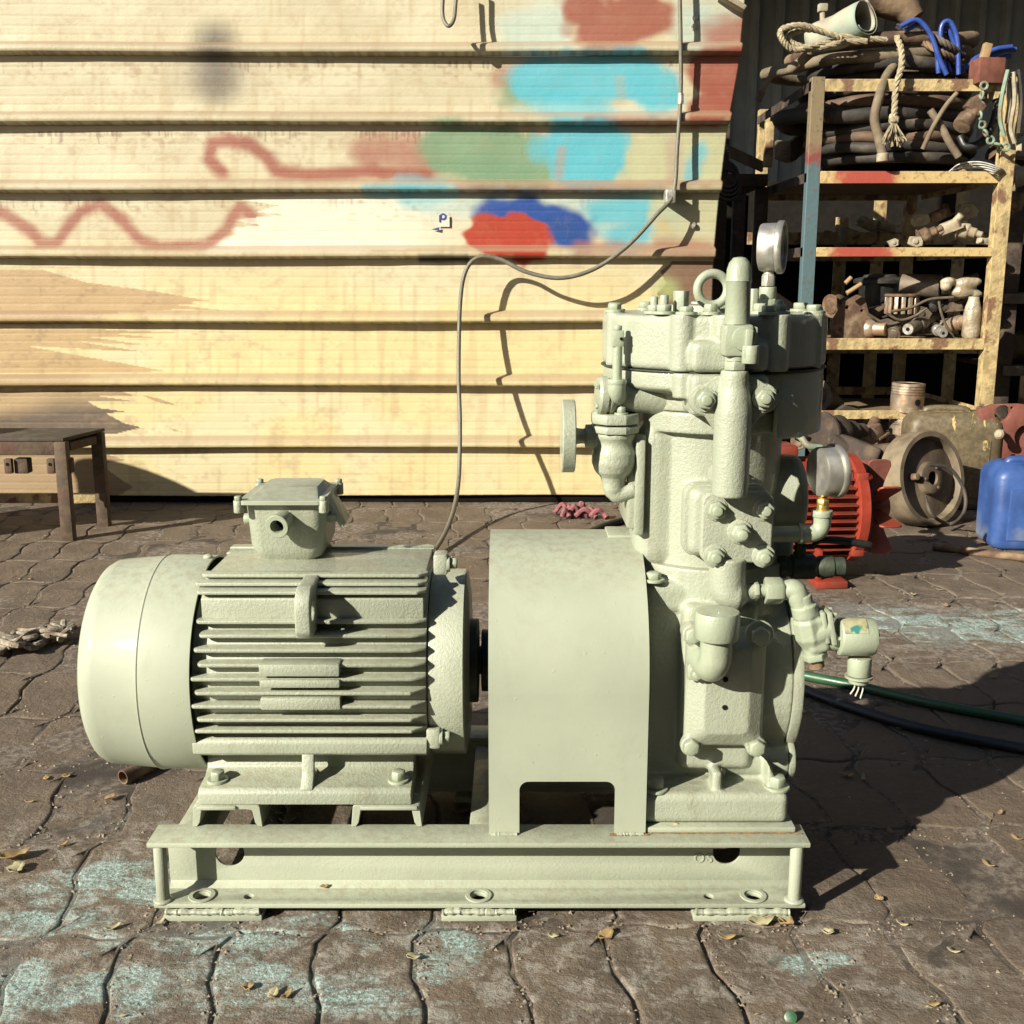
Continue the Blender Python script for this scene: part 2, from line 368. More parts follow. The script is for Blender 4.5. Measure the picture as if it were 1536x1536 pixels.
nb = m.bump(n3, 0.0022, 0.9); nb = m.bump(n2, 0.006, 0.85, nb); nb = m.bump(n1, 0.012, 0.6, nb)
dent = m.ramp(m.voro(m.pos, 16), 0.0, 0.22); nb = m.bump(dent, 0.0025, 0.5, nb)
M['paver'] = m.fin(col, m.ramp(n1, 0.3, 0.7, 0.62, 0.85), 0, nb)
m = Mat('joint_sand'); n1 = m.noise(m.pos, 60, 6, 0.75); n2 = m.noise(m.pos, 420, 4, 0.8); n0 = m.noise(m.pos, 3.5, 4)
c = m.mix(m.ramp(n1, 0.4, 0.62), (0.17, 0.13, 0.10), (0.46, 0.38, 0.30)); c = m.mix(m.ramp(n2, 0.5, 0.7), c, (0.045, 0.035, 0.03))
c = m.mix(m.ramp(n0, 0.50, 0.62), c, (0.085, 0.065, 0.05))
c = m.mix(m.math('MULTIPLY', blob_mask(m, CYAN), 0.45), c, (0.38, 0.50, 0.47))
M['sand'] = m.fin(c, 0.95, 0, m.bump(n2, 0.004, 1.0, m.bump(n1, 0.008, 0.9)))

# the sheet under everything: fine grid close by, large beyond
bm = bmesh.new(); N = 150; gx = np.linspace(-2.9, 2.9, 260); gy = np.linspace(0.4, 7.4, 300)
vs = []
for y in gy:
    for x in gx:
        q = mnoise.noise(Vector((x * 9, y * 9, 0))) ; q2 = mnoise.noise(Vector((x * 45, y * 45, 3)))
        q3 = mnoise.noise(Vector((x * 2.3, y * 2.3, 8)))
        vs.append(bm.verts.new((x, y, -0.0018 + 0.0034 * q3 + 0.0026 * q + 0.0022 * q2)))
nx = len(gx)
for j in range(len(gy) - 1):
    for i in range(nx - 1):
        k = j * nx + i; bm.faces.new((vs[k], vs[k + 1], vs[k + nx + 1], vs[k + nx]))
far = [bm.verts.new((x, y, -0.012)) for x, y in ((-60, -40), (60, -40), (60, 90), (-60, 90))]
near = [bm.verts.new((x, y, -0.012)) for x, y in ((-2.9, .4), (2.9, .4), (2.9, 7.4), (-2.9, 7.4))]
for i in range(4):
    bm.faces.new((far[i], far[(i + 1) % 4], near[(i + 1) % 4], near[i]))
me = bpy.data.meshes.new('ground'); 
for f in bm.faces: f.smooth = True
bm.to_mesh(me); bm.free(); me.materials.append(M['sand'])
ground = bpy.data.objects.new('ground', me); COL.objects.link(ground); WO['ground'] = Vector(); tag(ground, kind='structure')

PW, PL, PROT = 0.1265, 0.257, R(2.0)
def zig(t, a): return a * float(np.interp(t % 1.0, [0, .10, .40, .60, .90, 1], [0, 1, .7, -.7, -1, 0]))
def paver_outline(gap, jit, rnd):
    o = []; K = 10; K2 = 5
    A, B = 0.0125, 0.007
    for k in range(K2): s_ = k / K2; o.append((s_ * PW, zig(s_, B), 0, 1))
    for k in range(K): t = k / K; o.append((PW + zig(t, A), t * PL, -1, 0))
    for k in range(K2): s_ = 1 - k / K2; o.append((s_ * PW, PL + zig(s_, B), 0, -1))
    for k in range(K): t = 1 - k / K; o.append((zig(t, A), t * PL, 1, 0))
    n = len(o); pts = []
    for i, (x, y, dx, dy) in enumerate(o):
        q = o[i - 1]; r_ = o[(i + 1) % n]
        tx, ty = r_[0] - q[0], r_[1] - q[1]; L = math.hypot(tx, ty); nx_, ny_ = -ty / L, tx / L
        corner = i in (0, K2, K2 + K, 2 * K2 + K)
        g = gap * (1.9 if corner else 1) + rnd.uniform(-jit, jit)
        pts.append((x + nx_ * g, y + ny_ * g))
    return pts
def paver_geo(rnd, chip=0.0012):
    base = paver_outline(0.0016, chip, rnd); cx, cy = PW / 2, PL / 2; rings = []
    def off(k, jit=0): 
        n = len(base); o = []
        for i, (x, y) in enumerate(base):
            q = base[i - 1]; r_ = base[(i + 1) % n]; tx, ty = r_[0] - q[0], r_[1] - q[1]; L = math.hypot(tx, ty)
            o.append((x - ty / L * k + rnd.uniform(-jit, jit), y + tx / L * k + rnd.uniform(-jit, jit)))
        return o
    rings.append(([(x, y) for x, y in base], -0.03)); rings.append((base, -0.0052)); rings.append((off(0.0016, .0006), -0.0014)); rings.append((off(0.0042, .0010), -0.0001)); rings.append((off(0.0075, .0008), 0.0))
    V = []; F = []; n = len(base)
    for pts, z in rings:
        for x, y in pts: V.append((x - cx, y - cy, z + (rnd.uniform(-.0005, .0005) if z > -0.02 else 0)))
    for r_ in range(4):
        for i in range(n):
            j = (i + 1) % n; F.append((r_ * n + i, r_ * n + j, (r_ + 1) * n + j, (r_ + 1) * n + i))
    b3 = len(V)
    for x, y in off(0.0065): V.append(((x - cx) * .62, (y - cy) * .72, rnd.uniform(-.0002, .0002)))
    for i in range(n): F.append((4 * n + i, 4 * n + (i + 1) % n, b3 + (i + 1) % n, b3 + i))
    F.append(tuple(b3 + i for i in range(n)))
    return V, F
rnd = random.Random(3); variants = []; geos = []
for k in range(7):
    V, F = paver_geo(rnd); geos.append((V, F)); me = bpy.data.meshes.new('paver'); me.from_pydata(V, [], F)
    for p in me.polygons: p.use_smooth = True
    me.materials.append(M['paver']); variants.append(me)
cells = []
cr, sr = math.cos(PROT), math.sin(PROT)
for i in range(-27, 28):
    for j in range(-2, 30):
        u, v = (i + .5) * PW + 0.055, (j + .5) * PL + 0.305 - 0.5
        x, y = u * cr - v * sr, u * sr + v * cr
        if y < 0.35 or y > 7.2 or abs(x) > 2.9: continue
        px, py = proj(x, y, 0); vis = (-40 < px < 1576 and py < 1590 and y < 4.5)
        hid = (230 < px < 1180 and 1200 < py < 1340)
        cells.append((not vis or hid, y, x, v, i, j))
cells.sort(key=lambda c: (c[0], c[1])); SV = []; SF = []
flip = 0
for q, (nv, y, x, v, i, j) in enumerate(cells):
    k = rnd.randrange(7); dz = rnd.uniform(-.0018, .0018); rx, ry = rnd.gauss(0, .0026), rnd.gauss(0, .0034); fl = rnd.random() < .5
    rz = -PROT * -1 + (math.pi if fl else 0) + rnd.uniform(-.004, .004)
    if not nv and q < 298:
        o = bpy.data.objects.new('paver', variants[k]); COL.objects.link(o); o.parent = ground
        o.location = (x, y, dz); o.rotation_euler = (rx, ry, rz)
    else:
        mt = Matrix.Translation((x, y, dz)) @ Matrix.Rotation(rz, 4, 'Z') @ Matrix.Rotation(rx, 4, 'X')
        V, F = geos[k]; b = len(SV); SV += [tuple(mt @ Vector(p)) for p in V]; SF += [tuple(b + i_ for i_ in f) for f in F]
me = bpy.data.meshes.new('paver_field'); me.from_pydata(SV, [], SF)
for p in me.polygons: p.use_smooth = True
me.materials.append(M['paver']); o = bpy.data.objects.new('paver_field', me); COL.objects.link(o); o.parent = ground; tag(o, kind='stuff')
# crumbs and grit gathered along joints
V = []; F = []; rnd = random.Random(11)
for q in range(14000):
    y = 0.9 + 3.6 * rnd.random() ** 1.7; x = rnd.uniform(-.52, .52) * y * 1.05
    if rnd.random() < 0.72:
        if rnd.random() < .6: u = round(x / PW) * PW + 0.055; x = u * cr + rnd.gauss(0, .006) - y * sr * 0 + -math.sin(PROT) * y; x += 0
        else: y = round((y + .195) / PL) * PL - .195 + rnd.gauss(0, .008)
    s = rnd.choice((.0007, .001, .0014, .002, .003)) * rnd.uniform(.7, 1.2); b = len(V)
    for dx, dy, dz in ((-1, -.6, 0), (1, -.8, 0), (.2, 1.1, 0), (.1, .1, 1.1)):
        V.append((x + dx * s * rnd.uniform(.6, 1.3), y + dy * s * rnd.uniform(.6, 1.3), dz * s * rnd.uniform(.5, 1) + rnd.uniform(-.001, .0005)))
    F += [(b, b + 1, b + 3), (b + 1, b + 2, b + 3), (b + 2, b, b + 3), (b, b + 2, b + 1)]
me = bpy.data.meshes.new('grit'); me.from_pydata(V, [], F); me.materials.append(simple('grit_pale', (0.42, 0.34, 0.25), 0.9, var=.6, scale=300))
o = bpy.data.objects.new('grit', me); COL.objects.link(o); tag(o, 'loose pale grit scattered over the brown paving joints', 'grit', kind='stuff')

# ------------------------------------------------------------ cream corrugated wall with graffiti (colour is flat paint stored per point)
YW = 4.26
def inpoly(px, py, poly):
    r_ = np.zeros(px.shape, bool); n = len(poly)
    for i in range(n):
        x1, y1 = poly[i]; x2, y2 = poly[(i + 1) % n]
        c = ((y1 > py) != (y2 > py)); 
        if y1 == y2: continue
        r_ ^= c & (px < (x2 - x1) * (py - y1) / (y2 - y1) + x1)
    return r_
def sdist(px, py, pts):
    d = np.full(px.shape, 1e9)
    if len(pts) == 1: return np.hypot(px - pts[0][0], py - pts[0][1])
    for (x1, y1), (x2, y2) in zip(pts[:-1], pts[1:]):
        L = (x2 - x1) ** 2 + (y2 - y1) ** 2 + 1e-9; t = np.clip(((px - x1) * (x2 - x1) + (py - y1) * (y2 - y1)) / L, 0, 1)
        d = np.minimum(d, np.hypot(px - x1 - t * (x2 - x1), py - y1 - t * (y2 - y1)))
    return d
def ss(x, a, b): t = np.clip((x - a) / (b - a), 0, 1); return t * t * (3 - 2 * t)
_tab = np.random.RandomState(5).rand(256, 256)
def vn(x, y):
    xi = np.floor(x).astype(int); yi = np.floor(y).astype(int); fx = x - xi; fy = y - yi; fx = fx * fx * (3 - 2 * fx); fy = fy * fy * (3 - 2 * fy)
    g = lambda a, b: _tab[a % 256, b % 256]
    return (g(xi, yi) * (1 - fx) + g(xi + 1, yi) * fx) * (1 - fy) + (g(xi, yi + 1) * (1 - fx) + g(xi + 1, yi + 1) * fx) * fy
def wall_color(px, py):
    C = np.zeros(px.shape + (3,)); 
    def lay(col, a): 
        a = a[..., None]; C[:] = C * (1 - a) + np.array(col) * a
    one = np.ones(px.shape)
    big = vn(px / 90, py / 60); med = vn(px / 22, py / 14); fine = vn(px / 5, py / 4); strk = vn(px / 7, py / 55)
    lay((0.62, 0.565, 0.40), one)                              # aged cream
    lay((0.80, 0.68, 0.375), ss(py, 330, 480))                    # yellower and cleaner lower down
    lay((0.75, 0.70, 0.53), ss(big, .45, .8) * .5)
    lay((0.52, 0.42, 0.27), ss(med * .6 + fine * .4, .55, .82) * .55 * (0.5 + 0.5 * ss(px, 900, 200)))
    lay((0.50, 0.38, 0.22), ss(strk, .62, .95) * .38)
    # clean bright strip where the film came off
    ed = 385 + 40 * vn(px * 0 + 3, py / 9) * np.where((py.astype(int) // 9) % 2 == 0, 1, -1)
    bright = inpoly(px, py, [(268, 372), (360, 350), (330, 344), (395, 338), (345, 330), (430, 322), (385, 318), (420, 308), (350, 298), (560, 290), (760, 296), (690, 372), (460, 380), (300, 378)])
    lay((0.84, 0.81, 0.68), bright * ss(px, 780, 560))
    # tan torn film on the left with spiky ends
    tan1 = inpoly(px, py, [(-900, 398), (62, 404), (130, 424), (232, 437), (318, 452), (282, 453), (300, 458), (262, 457), (338, 466), (268, 464), (200, 468), (150, 472), (-900, 472)])
    tan2 = inpoly(px, py, [(-900, 492), (148, 494), (300, 501), (220, 500), (168, 500), (240, 507), (180, 506), (128, 505), (224, 518), (140, 514), (110, 511), (215, 528), (120, 523), (40, 519), (100, 530), (250, 557), (180, 559), (-900, 562)])
    tan3 = inpoly(px, py, [(-900, 585), (180, 586), (202, 594), (150, 594), (196, 601), (132, 602), (150, 612), (188, 617), (160, 620), (185, 634), (212, 641), (176, 650), (-900, 652)])
    tan3b = inpoly(px, py, [(212, 592), (240, 598), (270, 610), (235, 603)]) | inpoly(px, py, [(255, 642), (274, 648), (262, 647)])
    tan4 = inpoly(px, py, [(-900, 676), (165, 682), (190, 690), (150, 696), (200, 730), (165, 752), (-900, 752)])
    lay((0.53, 0.38, 0.21), tan1 * 1.0); lay((0.56, 0.40, 0.21), tan2 * 1.0)
    lay((0.50, 0.36, 0.20), (tan3 | tan3b) * 1.0); lay((0.13, 0.097, 0.075), tan3 * ss(py + px * .15 + 50 * (big - .5), 585, 630) * .95)
    lay((0.40, 0.28, 0.16), tan4 * 1.0)
    lay((0.30, 0.20, 0.12), (tan1 | tan2 | tan3 | tan4) * ss(med * .5 + fine * .5, .6, .9) * .45)
    for yy in (475, 566): lay((0.55, 0.40, 0.22), ((py > yy - 4) & (py < yy + 12)) * ss(px, 175 + 50 * vn(py / 3, py * 0), 100) * .9)
    # soot smudge, drips under the ribs
    lay((0.06, 0.055, 0.05), ss(sdist(px, py, [(322, 66), (326, 122)]), 54, 2) * .82)
    lay((0.25, 0.22, 0.19), ss(np.hypot((px - 325) / 110, (py - 110) / 60), 1, 0.1) * .35)
    for k, yy in enumerate((97, 202, 305)):
        dd = py - yy; L = 3 + 12 * vn(px / 3.1 + 17 * k, px * 0 + k) ** 2.5
        lay((0.16, 0.09, 0.05), ((dd > -6) & (dd < L)) * ss(vn(px / 2.3, px * 0 + 40 + k), .45, .9) * .55 * ss(vn(px / 40, px * 0 + 90 + k), .35, .7))
        lay((0.30, 0.16, 0.10), ((dd > -4) & (dd < 40)) * ss(vn(px / 9, py / 5 + 9 * k), .62, .95) * ss(dd, 45, 0) * .45)
    RED = (0.33, 0.085, 0.055); 
    def spray(col, pts, r_, st=1.0, soft=.75, wob=0.2):
        r_ = r_ * 1.42; soft = min(.85, soft * 1.2)
        d = sdist(px, py, pts) * (1 + wob * (vn(px / 16, py / 13) - .5) * 2)
        lay(col, ss(d, r_, r_ * (1 - soft)) * st)
    # red squiggles
    spray(RED, [(-200, 350), (-60, 300), (10, 322), (45, 345), (62, 366), (85, 364), (120, 318), (150, 305), (180, 328), (210, 360), (240, 370), (310, 368), (340, 345), (360, 310), (372, 318), (384, 330)], 11, .85)
    spray(RED, [(335, 258), (326, 250), (314, 238), (320, 215), (345, 212), (375, 216), (400, 235), (415, 258), (460, 262), (545, 258), (640, 262)], 12.5, .9)
    lay((0.84, 0.81, 0.68), bright * ss(px, 350, 400) * ss(px, 560, 430))
    spray(RED, [(545, 225), (620, 222), (650, 240)], 26, .70); spray(RED, [(560, 245), (650, 255)], 20, .45)
    # top block of red and pale blue
    PBL = (0.46, 0.66, 0.66); CY = (0.11, 0.50, 0.64); GR = (0.18, 0.33, 0.20)
    spray(PBL, [(775, 40), (830, 30), (830, 55), (780, 55)], 34, .6); spray(PBL, [(1040, 40), (1060, 60)], 40, .5); spray(PBL, [(1050, 20), (1095, 30)], 30, .4)
    spray(RED, [(875, 15), (905, 35), (960, 10), (980, 25), (935, 45), (890, 48)], 28, .92, .4); spray(RED, [(1075, 55), (1125, 40), (1125, 90)], 30, .8); spray(RED, [(860, 20), (850, 45)], 12, .5)
    spray(RED, [(755, 118), (790, 108)], 22, .6); spray(RED, [(1060, 110), (1115, 105), (1115, 180), (1062, 170)], 28, .92, .3); spray(RED, [(1080, 140)], 30, .9)
    spray(GR, [(770, 140), (830, 150), (880, 155)], 26, .85); spray(CY, [(800, 120), (850, 118), (960, 115), (990, 140)], 32, .95, .4); spray(CY, [(820, 150), (870, 165), (900, 172)], 26, .95); spray(CY, [(980, 150), (960, 130)], 26, .8)
    spray(PBL, [(780, 165), (1000, 172)], 14, .4); spray((0.45, 0.36, 0.24), [(930, 120), (932, 150)], 9, .35); spray(RED, [(880, 183), (1000, 186), (1100, 186)], 9, .7)
    # third band: red, green, cyan, pale sage
    spray((0.50, 0.52, 0.33), [(960, 245), (1095, 235), (1095, 275), (970, 268)], 40, .9, .3); spray(GR, [(668, 225), (760, 225), (800, 250), (740, 262)], 34, .9, .35); spray(GR, [(680, 250), (790, 262)], 22, .7)
    spray(CY, [(810, 225), (845, 230)], 22, .75); spray(CY, [(855, 215), (905, 215), (900, 245), (860, 250)], 32, .97, .35); spray(CY, [(600, 275), (660, 283)], 16, .7); spray(CY, [(1035, 265), (1050, 225)], 14, .75)
    spray((0.42, 0.30, 0.22), [(843, 225), (838, 262)], 9, .6); spray((0.45, 0.34, 0.27), [(1012, 215), (1010, 280)], 14, .7); spray(RED, [(690, 283), (900, 282), (1080, 280)], 10, .55)
    spray(CY, [(555, 286), (680, 290)], 12, .7); spray(CY, [(610, 300), (640, 300)], 18, .6)
    # fourth band
    spray(PBL, [(640, 305), (1000, 308)], 22, .6); spray(CY, [(900, 320), (960, 315), (1000, 320)], 30, .9); spray(CY, [(930, 355), (960, 350)], 26, .9); spray((0.52, 0.52, 0.34), [(1005, 320), (1090, 315), (1090, 370), (1010, 370)], 30, .85, .3)
    spray((0.60, 0.42, 0.16), [(995, 340)], 14, .5); spray((0.42, 0.24, 0.15), [(990, 365), (1080, 372)], 14, .5); spray((0.015, 0.075, 0.36), [(740, 325), (790, 320), (860, 345)], 25, 1, .4); spray((0.015, 0.07, 0.30), [(830, 345), (870, 355)], 24, .9)
    spray((0.44, 0.045, 0.018), [(732, 352), (785, 352), (795, 366)], 25, 1, .2); spray((0.36, 0.13, 0.10), [(870, 372), (1060, 374)], 12, .7); spray((0.02, 0.03, 0.04), [(632, 388), (700, 388)], 6, .9)
    pt = inpoly(px, py, [(1008, 392), (990, 408), (1000, 425), (985, 440), (1000, 470), (1200, 470), (1200, 392)]); lay((0.20, 0.11, 0.075), pt * .95); spray((0.42, 0.50, 0.20), [(1000, 432)], 22, .8)
    lay((0.30, 0.19, 0.10), ((py > 742) & (py < 760)) * ss(vn(px / 8, py / 3), .4, .7) * .6)
    return np.clip(C, 0, 1) * np.array((1.0, .985, .93))
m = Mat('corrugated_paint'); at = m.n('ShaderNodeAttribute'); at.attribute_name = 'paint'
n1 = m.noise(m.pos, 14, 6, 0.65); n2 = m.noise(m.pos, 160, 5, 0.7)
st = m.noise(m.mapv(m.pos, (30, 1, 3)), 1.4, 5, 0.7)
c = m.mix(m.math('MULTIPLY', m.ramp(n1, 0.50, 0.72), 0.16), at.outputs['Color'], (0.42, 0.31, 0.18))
c = m.mix(m.math('MULTIPLY', m.ramp(st, 0.58, 0.75), 0.12), c, (0.35, 0.25, 0.15))
c = m.mix(m.math('MULTIPLY', m.ramp(n2, 0.70, 0.76), 0.5), c, (0.22, 0.15, 0.09))
M['wall'] = m.fin(c, 0.55, 0, m.bump(n2, 0.0010, 0.6, m.bump(n1, 0.006, 0.35)))
wall = empty('corrugated_wall', (0, YW, 0), 'cream corrugated metal wall with red, cyan and blue spray paint, behind the machine', 'wall')
PIT = 0.2380; Z1 = 1.650                                  # height of the first rib's shaded edge seen from the top
def wall_edge(z): return float(np.interp(z, [0, .93, 1.16, 1.40, 1.61, 1.93], [.755, .755, .768, .788, .820, .838])) + (0.0 if z < 1.96 else 0)
prof = [(0.0, 0.0)]
# from the top of a bay down: pan with four fine grooves, shoulder, rib face, underside
def bay_profile(step):
    pts = []; pan = 0.191
    z = 0.0
    while z < pan - 1e-6:
        g = min(abs(z - q) for q in (0.036, 0.066, 0.106, 0.140, 0.168)); pts.append((z, -0.0009 if g < 0.0022 else 0.0)); z += step
    pts += [(pan, 0), (pan + .004, .010), (pan + .011, .034), (pan + .016, .042), (pan + .020, .0435), (pan + .028, .044), (pan + .037, .0435), (pan + .040, .040), (pan + .045, .010), (pan + .0475, .0012)]
    return pts
def make_bay(ztop, coarse=False, pan_only=False):
    pr = bay_profile(0.0042 if not coarse else 0.02)
    pr = [p for p in pr if .030 < ztop - p[0] < 1.93]
    xs = np.linspace(-2.35, 0, 560) if not coarse else np.linspace(-2.35, 0, 40)
    xs = np.concatenate([np.array([-6.0, -4.0, -3.0]), xs]); 
    zs = np.array([ztop - p[0] for p in pr]); ys = np.array([YW - p[1] for p in pr])
    ex = np.array([wall_edge(z) for z in zs]); u = (xs + 2.35) / 2.35
    X = np.where(u[None, :] >= 0, -2.35 + u[None, :] * (ex[:, None] + 2.35), xs[None, :])
    Z = np.repeat(zs[:, None], len(xs), 1); Y = np.repeat(ys[:, None], len(xs), 1)
    wob = 0.004 * np.sin(X * 2.1 + ztop * 5) + 0.003 * np.sin(X * 6.3 + Z * 9) + 0.0022 * (vn(X * 9 + 40, Z * 14 + 40) - .5)
    Z = Z + 0.0012 * np.sin(X * 3 + ztop * 7); Y = Y + wob
    if abs(ztop - (Z1 - 6 * PIT)) < .05: pass
    n = len(xs); k = len(pr); V = np.stack([X, Y - YW, Z], -1).reshape(-1, 3)
    idx = np.arange(k * n).reshape(k, n); F = np.stack([idx[:-1, :-1], idx[1:, :-1], idx[1:, 1:], idx[:-1, 1:]], -1).reshape(-1, 4)
    me = bpy.data.meshes.new('sheet_panel'); me.vertices.add(len(V)); me.vertices.foreach_set('co', V.astype(np.float32).ravel())
    me.loops.add(F.size); me.loops.foreach_set('vertex_index', F.astype(np.int32).ravel()); me.polygons.add(len(F))
    me.polygons.foreach_set('loop_start', np.arange(0, F.size, 4, dtype=np.int32)); me.polygons.foreach_set('loop_total', np.full(len(F), 4, np.int32))
    me.update(calc_edges=True); me.validate(); me.shade_smooth()
    # paint
    dz = Z - CAMH; ax = YW * CP - dz * SP; up = YW * SP + dz * CP
    px = 768 + FPX * X / ax; py = 768 - FPX * up / ax
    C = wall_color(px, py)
    kz = np.array([p[0] for p in pr]); gz = np.array([p[1] for p in pr])
    groove = (gz < 0)[:, None] * 0.16 * ss(vn(px / 60, py / 5), .2, .9); C = C * (1 - groove[..., None]) + np.array((.22, .16, .10)) * groove[..., None]  # groove shading painted into the colour as thin dark lines
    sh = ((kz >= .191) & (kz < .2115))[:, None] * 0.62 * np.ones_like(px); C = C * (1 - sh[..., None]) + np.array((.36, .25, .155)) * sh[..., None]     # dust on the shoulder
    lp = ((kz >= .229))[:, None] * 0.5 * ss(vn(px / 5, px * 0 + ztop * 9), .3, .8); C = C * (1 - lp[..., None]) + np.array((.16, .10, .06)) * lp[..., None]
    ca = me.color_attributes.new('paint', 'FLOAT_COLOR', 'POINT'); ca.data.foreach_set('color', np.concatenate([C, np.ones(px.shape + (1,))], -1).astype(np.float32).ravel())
    me.materials.append(M['wall'])
    o = bpy.data.objects.new('sheet_panel', me); COL.objects.link(o); o.parent = wall
    sd = o.modifiers.new('thickness', 'SOLIDIFY'); sd.thickness = 0.0015; sd.offset = 1
    return o
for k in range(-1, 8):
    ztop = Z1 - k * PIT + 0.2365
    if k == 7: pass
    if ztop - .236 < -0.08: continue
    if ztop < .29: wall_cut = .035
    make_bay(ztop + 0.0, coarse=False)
MB().box2((-6, YW + .02, 0.0), (.745, YW + .05, .06), .003).build('gap_shade_strip', M['hole'], wall)  # dark strip standing in for the shaded gap under the wall
MB().box2((.70, YW + .03, 0), (.74, YW + .09, 1.92), .003).build('post', M['rustdk'], wall)
for x in (-2.2, -.8): MB().box2((x, YW + .03, 0), (x + .06, YW + .09, 1.92), .003).build('post', M['rustdk'], wall)
# little sticker remains (white with blue marks)
sk = MB(); a = P(660, 316, YW - .006); 
sk.box((P(666, 328, YW).x, YW - .008, P(668, 332, YW).z), (.042, .001, .040)); so_ = sk.build('sticker', simple('sticker_white', (.78, .74, .62), .6, var=.1), None)
tag(so_, 'torn white sticker with a blue P mark on the cream wall', 'sticker')
sb = MB(); c0 = P(663, 325, YW - .0105)
mk = simple('sticker_blue', (0.03, 0.09, 0.33), .6)
sb.ring((c0.x + .004, c0.y + .001, c0.z), (0, -1, 0), .0125, .006, .0006, 20); sb.box((c0.x - .008, c0.y, c0.z - .007), (.006, .0006, .026)); q = P(655, 344, YW - .0105); sb.prism([(q.x - .02, q.z), (q.x + .01, q.z - .006), (q.x + .01, q.z + .008)], XZ, q.y, q.y - .0004)
sb.build('sticker_mark', mk, so_)
# torn flap at the wall's top right corner
fl = MB(); a = P(1040, 4, YW - .03)
fl.box(P(1093, 0, YW - .05), (.13, .05, .018), Matrix.Rotation(R(28), 3, 'Y'), .004); o = fl.build('bent_flap', M['pale'], wall)
for (px, py) in ((1043, 27), (1041, 41), (1040, 338), (1026, 452)):
    MB().bolt(P(px, py, YW - .004), (0, -1, 0), .008, .006).build('screw', M['zinc'], wall)

# ------------------------------------------------------------ back of the yard: grey wall, canopy, side
m = Mat('grey_cladding'); n1 = m.noise(m.pos, 6, 5); c = m.mix(m.ramp(n1, .3, .7), (0.30, 0.325, 0.325), (0.40, 0.43, 0.42)); M['grey'] = m.fin(c, .5, 0, m.bump(m.noise(m.pos, 60), .001))
bw = empty('grey_cladding_wall', (2.2, 6.4, 0), 'tall dark grey ribbed metal wall behind the loaded shelves', 'wall')
x = 0.4
while x < 5.6:
    b = MB(); pr = [(0, 0), (.075, 0), (.09, -.035), (.115, -.035), (.13, 0), (.21, 0), (.225, -.035), (.25, -.035), (.265, 0), (.34, 0), (.355, -.035), (.38, -.035), (.395, 0), (.405, 0)]
    a0 = [b.bm.verts.new((x + u, 6.4 + v, 0)) for u, v in pr]; a1 = [b.bm.verts.new((x + u, 6.4 + v, 3.2)) for u, v in pr]
    b._faces([a0, a1], False, False, close=False); o = b.build('cladding_panel', M['grey'], bw, flat=True)
    o.modifiers.new('t', 'SOLIDIFY').thickness = .002; x += .405
cp = empty('canopy', (3, 5.6, 2.7), 'flat corrugated canopy roof over the shelves at the back', 'canopy')
for k in range(10):
    x0 = -2.65 + k * .85; MB().box2((x0, 4.75, 2.62 + .004 * (k % 2)), (x0 + .848, 6.6, 2.64 + .004 * (k % 2))).build('roof_sheet', M['grey'], cp)
for yy in (4.85, 6.3): MB().box2((-2.65, yy, 2.5), (5.85, yy + .06, 2.618)).build('beam', M['rustdk'], cp)
for xx in (.85, 5.6):
    MB().box2((xx, 4.86, 0), (xx + .06, 4.92, 2.498)).build('post', M['rustdk'], cp)

# dark shed along the right, unseen, added to block sky light and deepen shade
sd_ = empty('side_blocker', (3.6, 0.5, 0), 'dark metal shed wall added unseen at the right to block sky light', 'blocker')
for k in range(9): MB().box2((3.5 + .01 * (k % 2), -3.5 + k * .9, 0), (3.56 + .01 * (k % 2), -2.602 + k * .9, 4.6), .002, 1).build('cladding_panel', M['blocker'], sd_)
sb2 = empty('rear_blocker', (0, -3.4, 0), 'dark shed behind the photographer, closing the yard', 'blocker')  # unseen wall added behind the camera to cut sky light
for k in range(9): MB().box2((-4.4 + k * .9, -3.6 + .01 * (k % 2), 0), (-3.502 + k * .9, -3.54 + .01 * (k % 2), 4.8), .002, 1).build('cladding_panel', M['blocker'], sb2)
# ============================================================ the sage green compressor set
XA, YA, ZA = 0, 1.57, 0.302            # shaft axis
U = empty('compressor_set', (0, 1.57, 0), 'sage green air compressor with its electric motor, bolted on one steel skid in the foreground', 'compressor')
CA, SH, BE, FI = M['cast'], M['sheet'], M['beam'], M['fit']
def part(mb, name, mat=CA, parent=None, **kw): return mb.build(name, mat, parent or U, **kw)
def bolts(parent, lst, axis, r=.008, h=.007, name='bolt', mat=None, **kw):
    for p in lst: MB().bolt(p, axis, r, h, **kw).build(name, mat or FI, parent, bev=.0005, bseg=1)
FR = Vector((0, -1, 0)); UP = Vector((0, 0, 1)); RT = Vector((1, 0, 0))

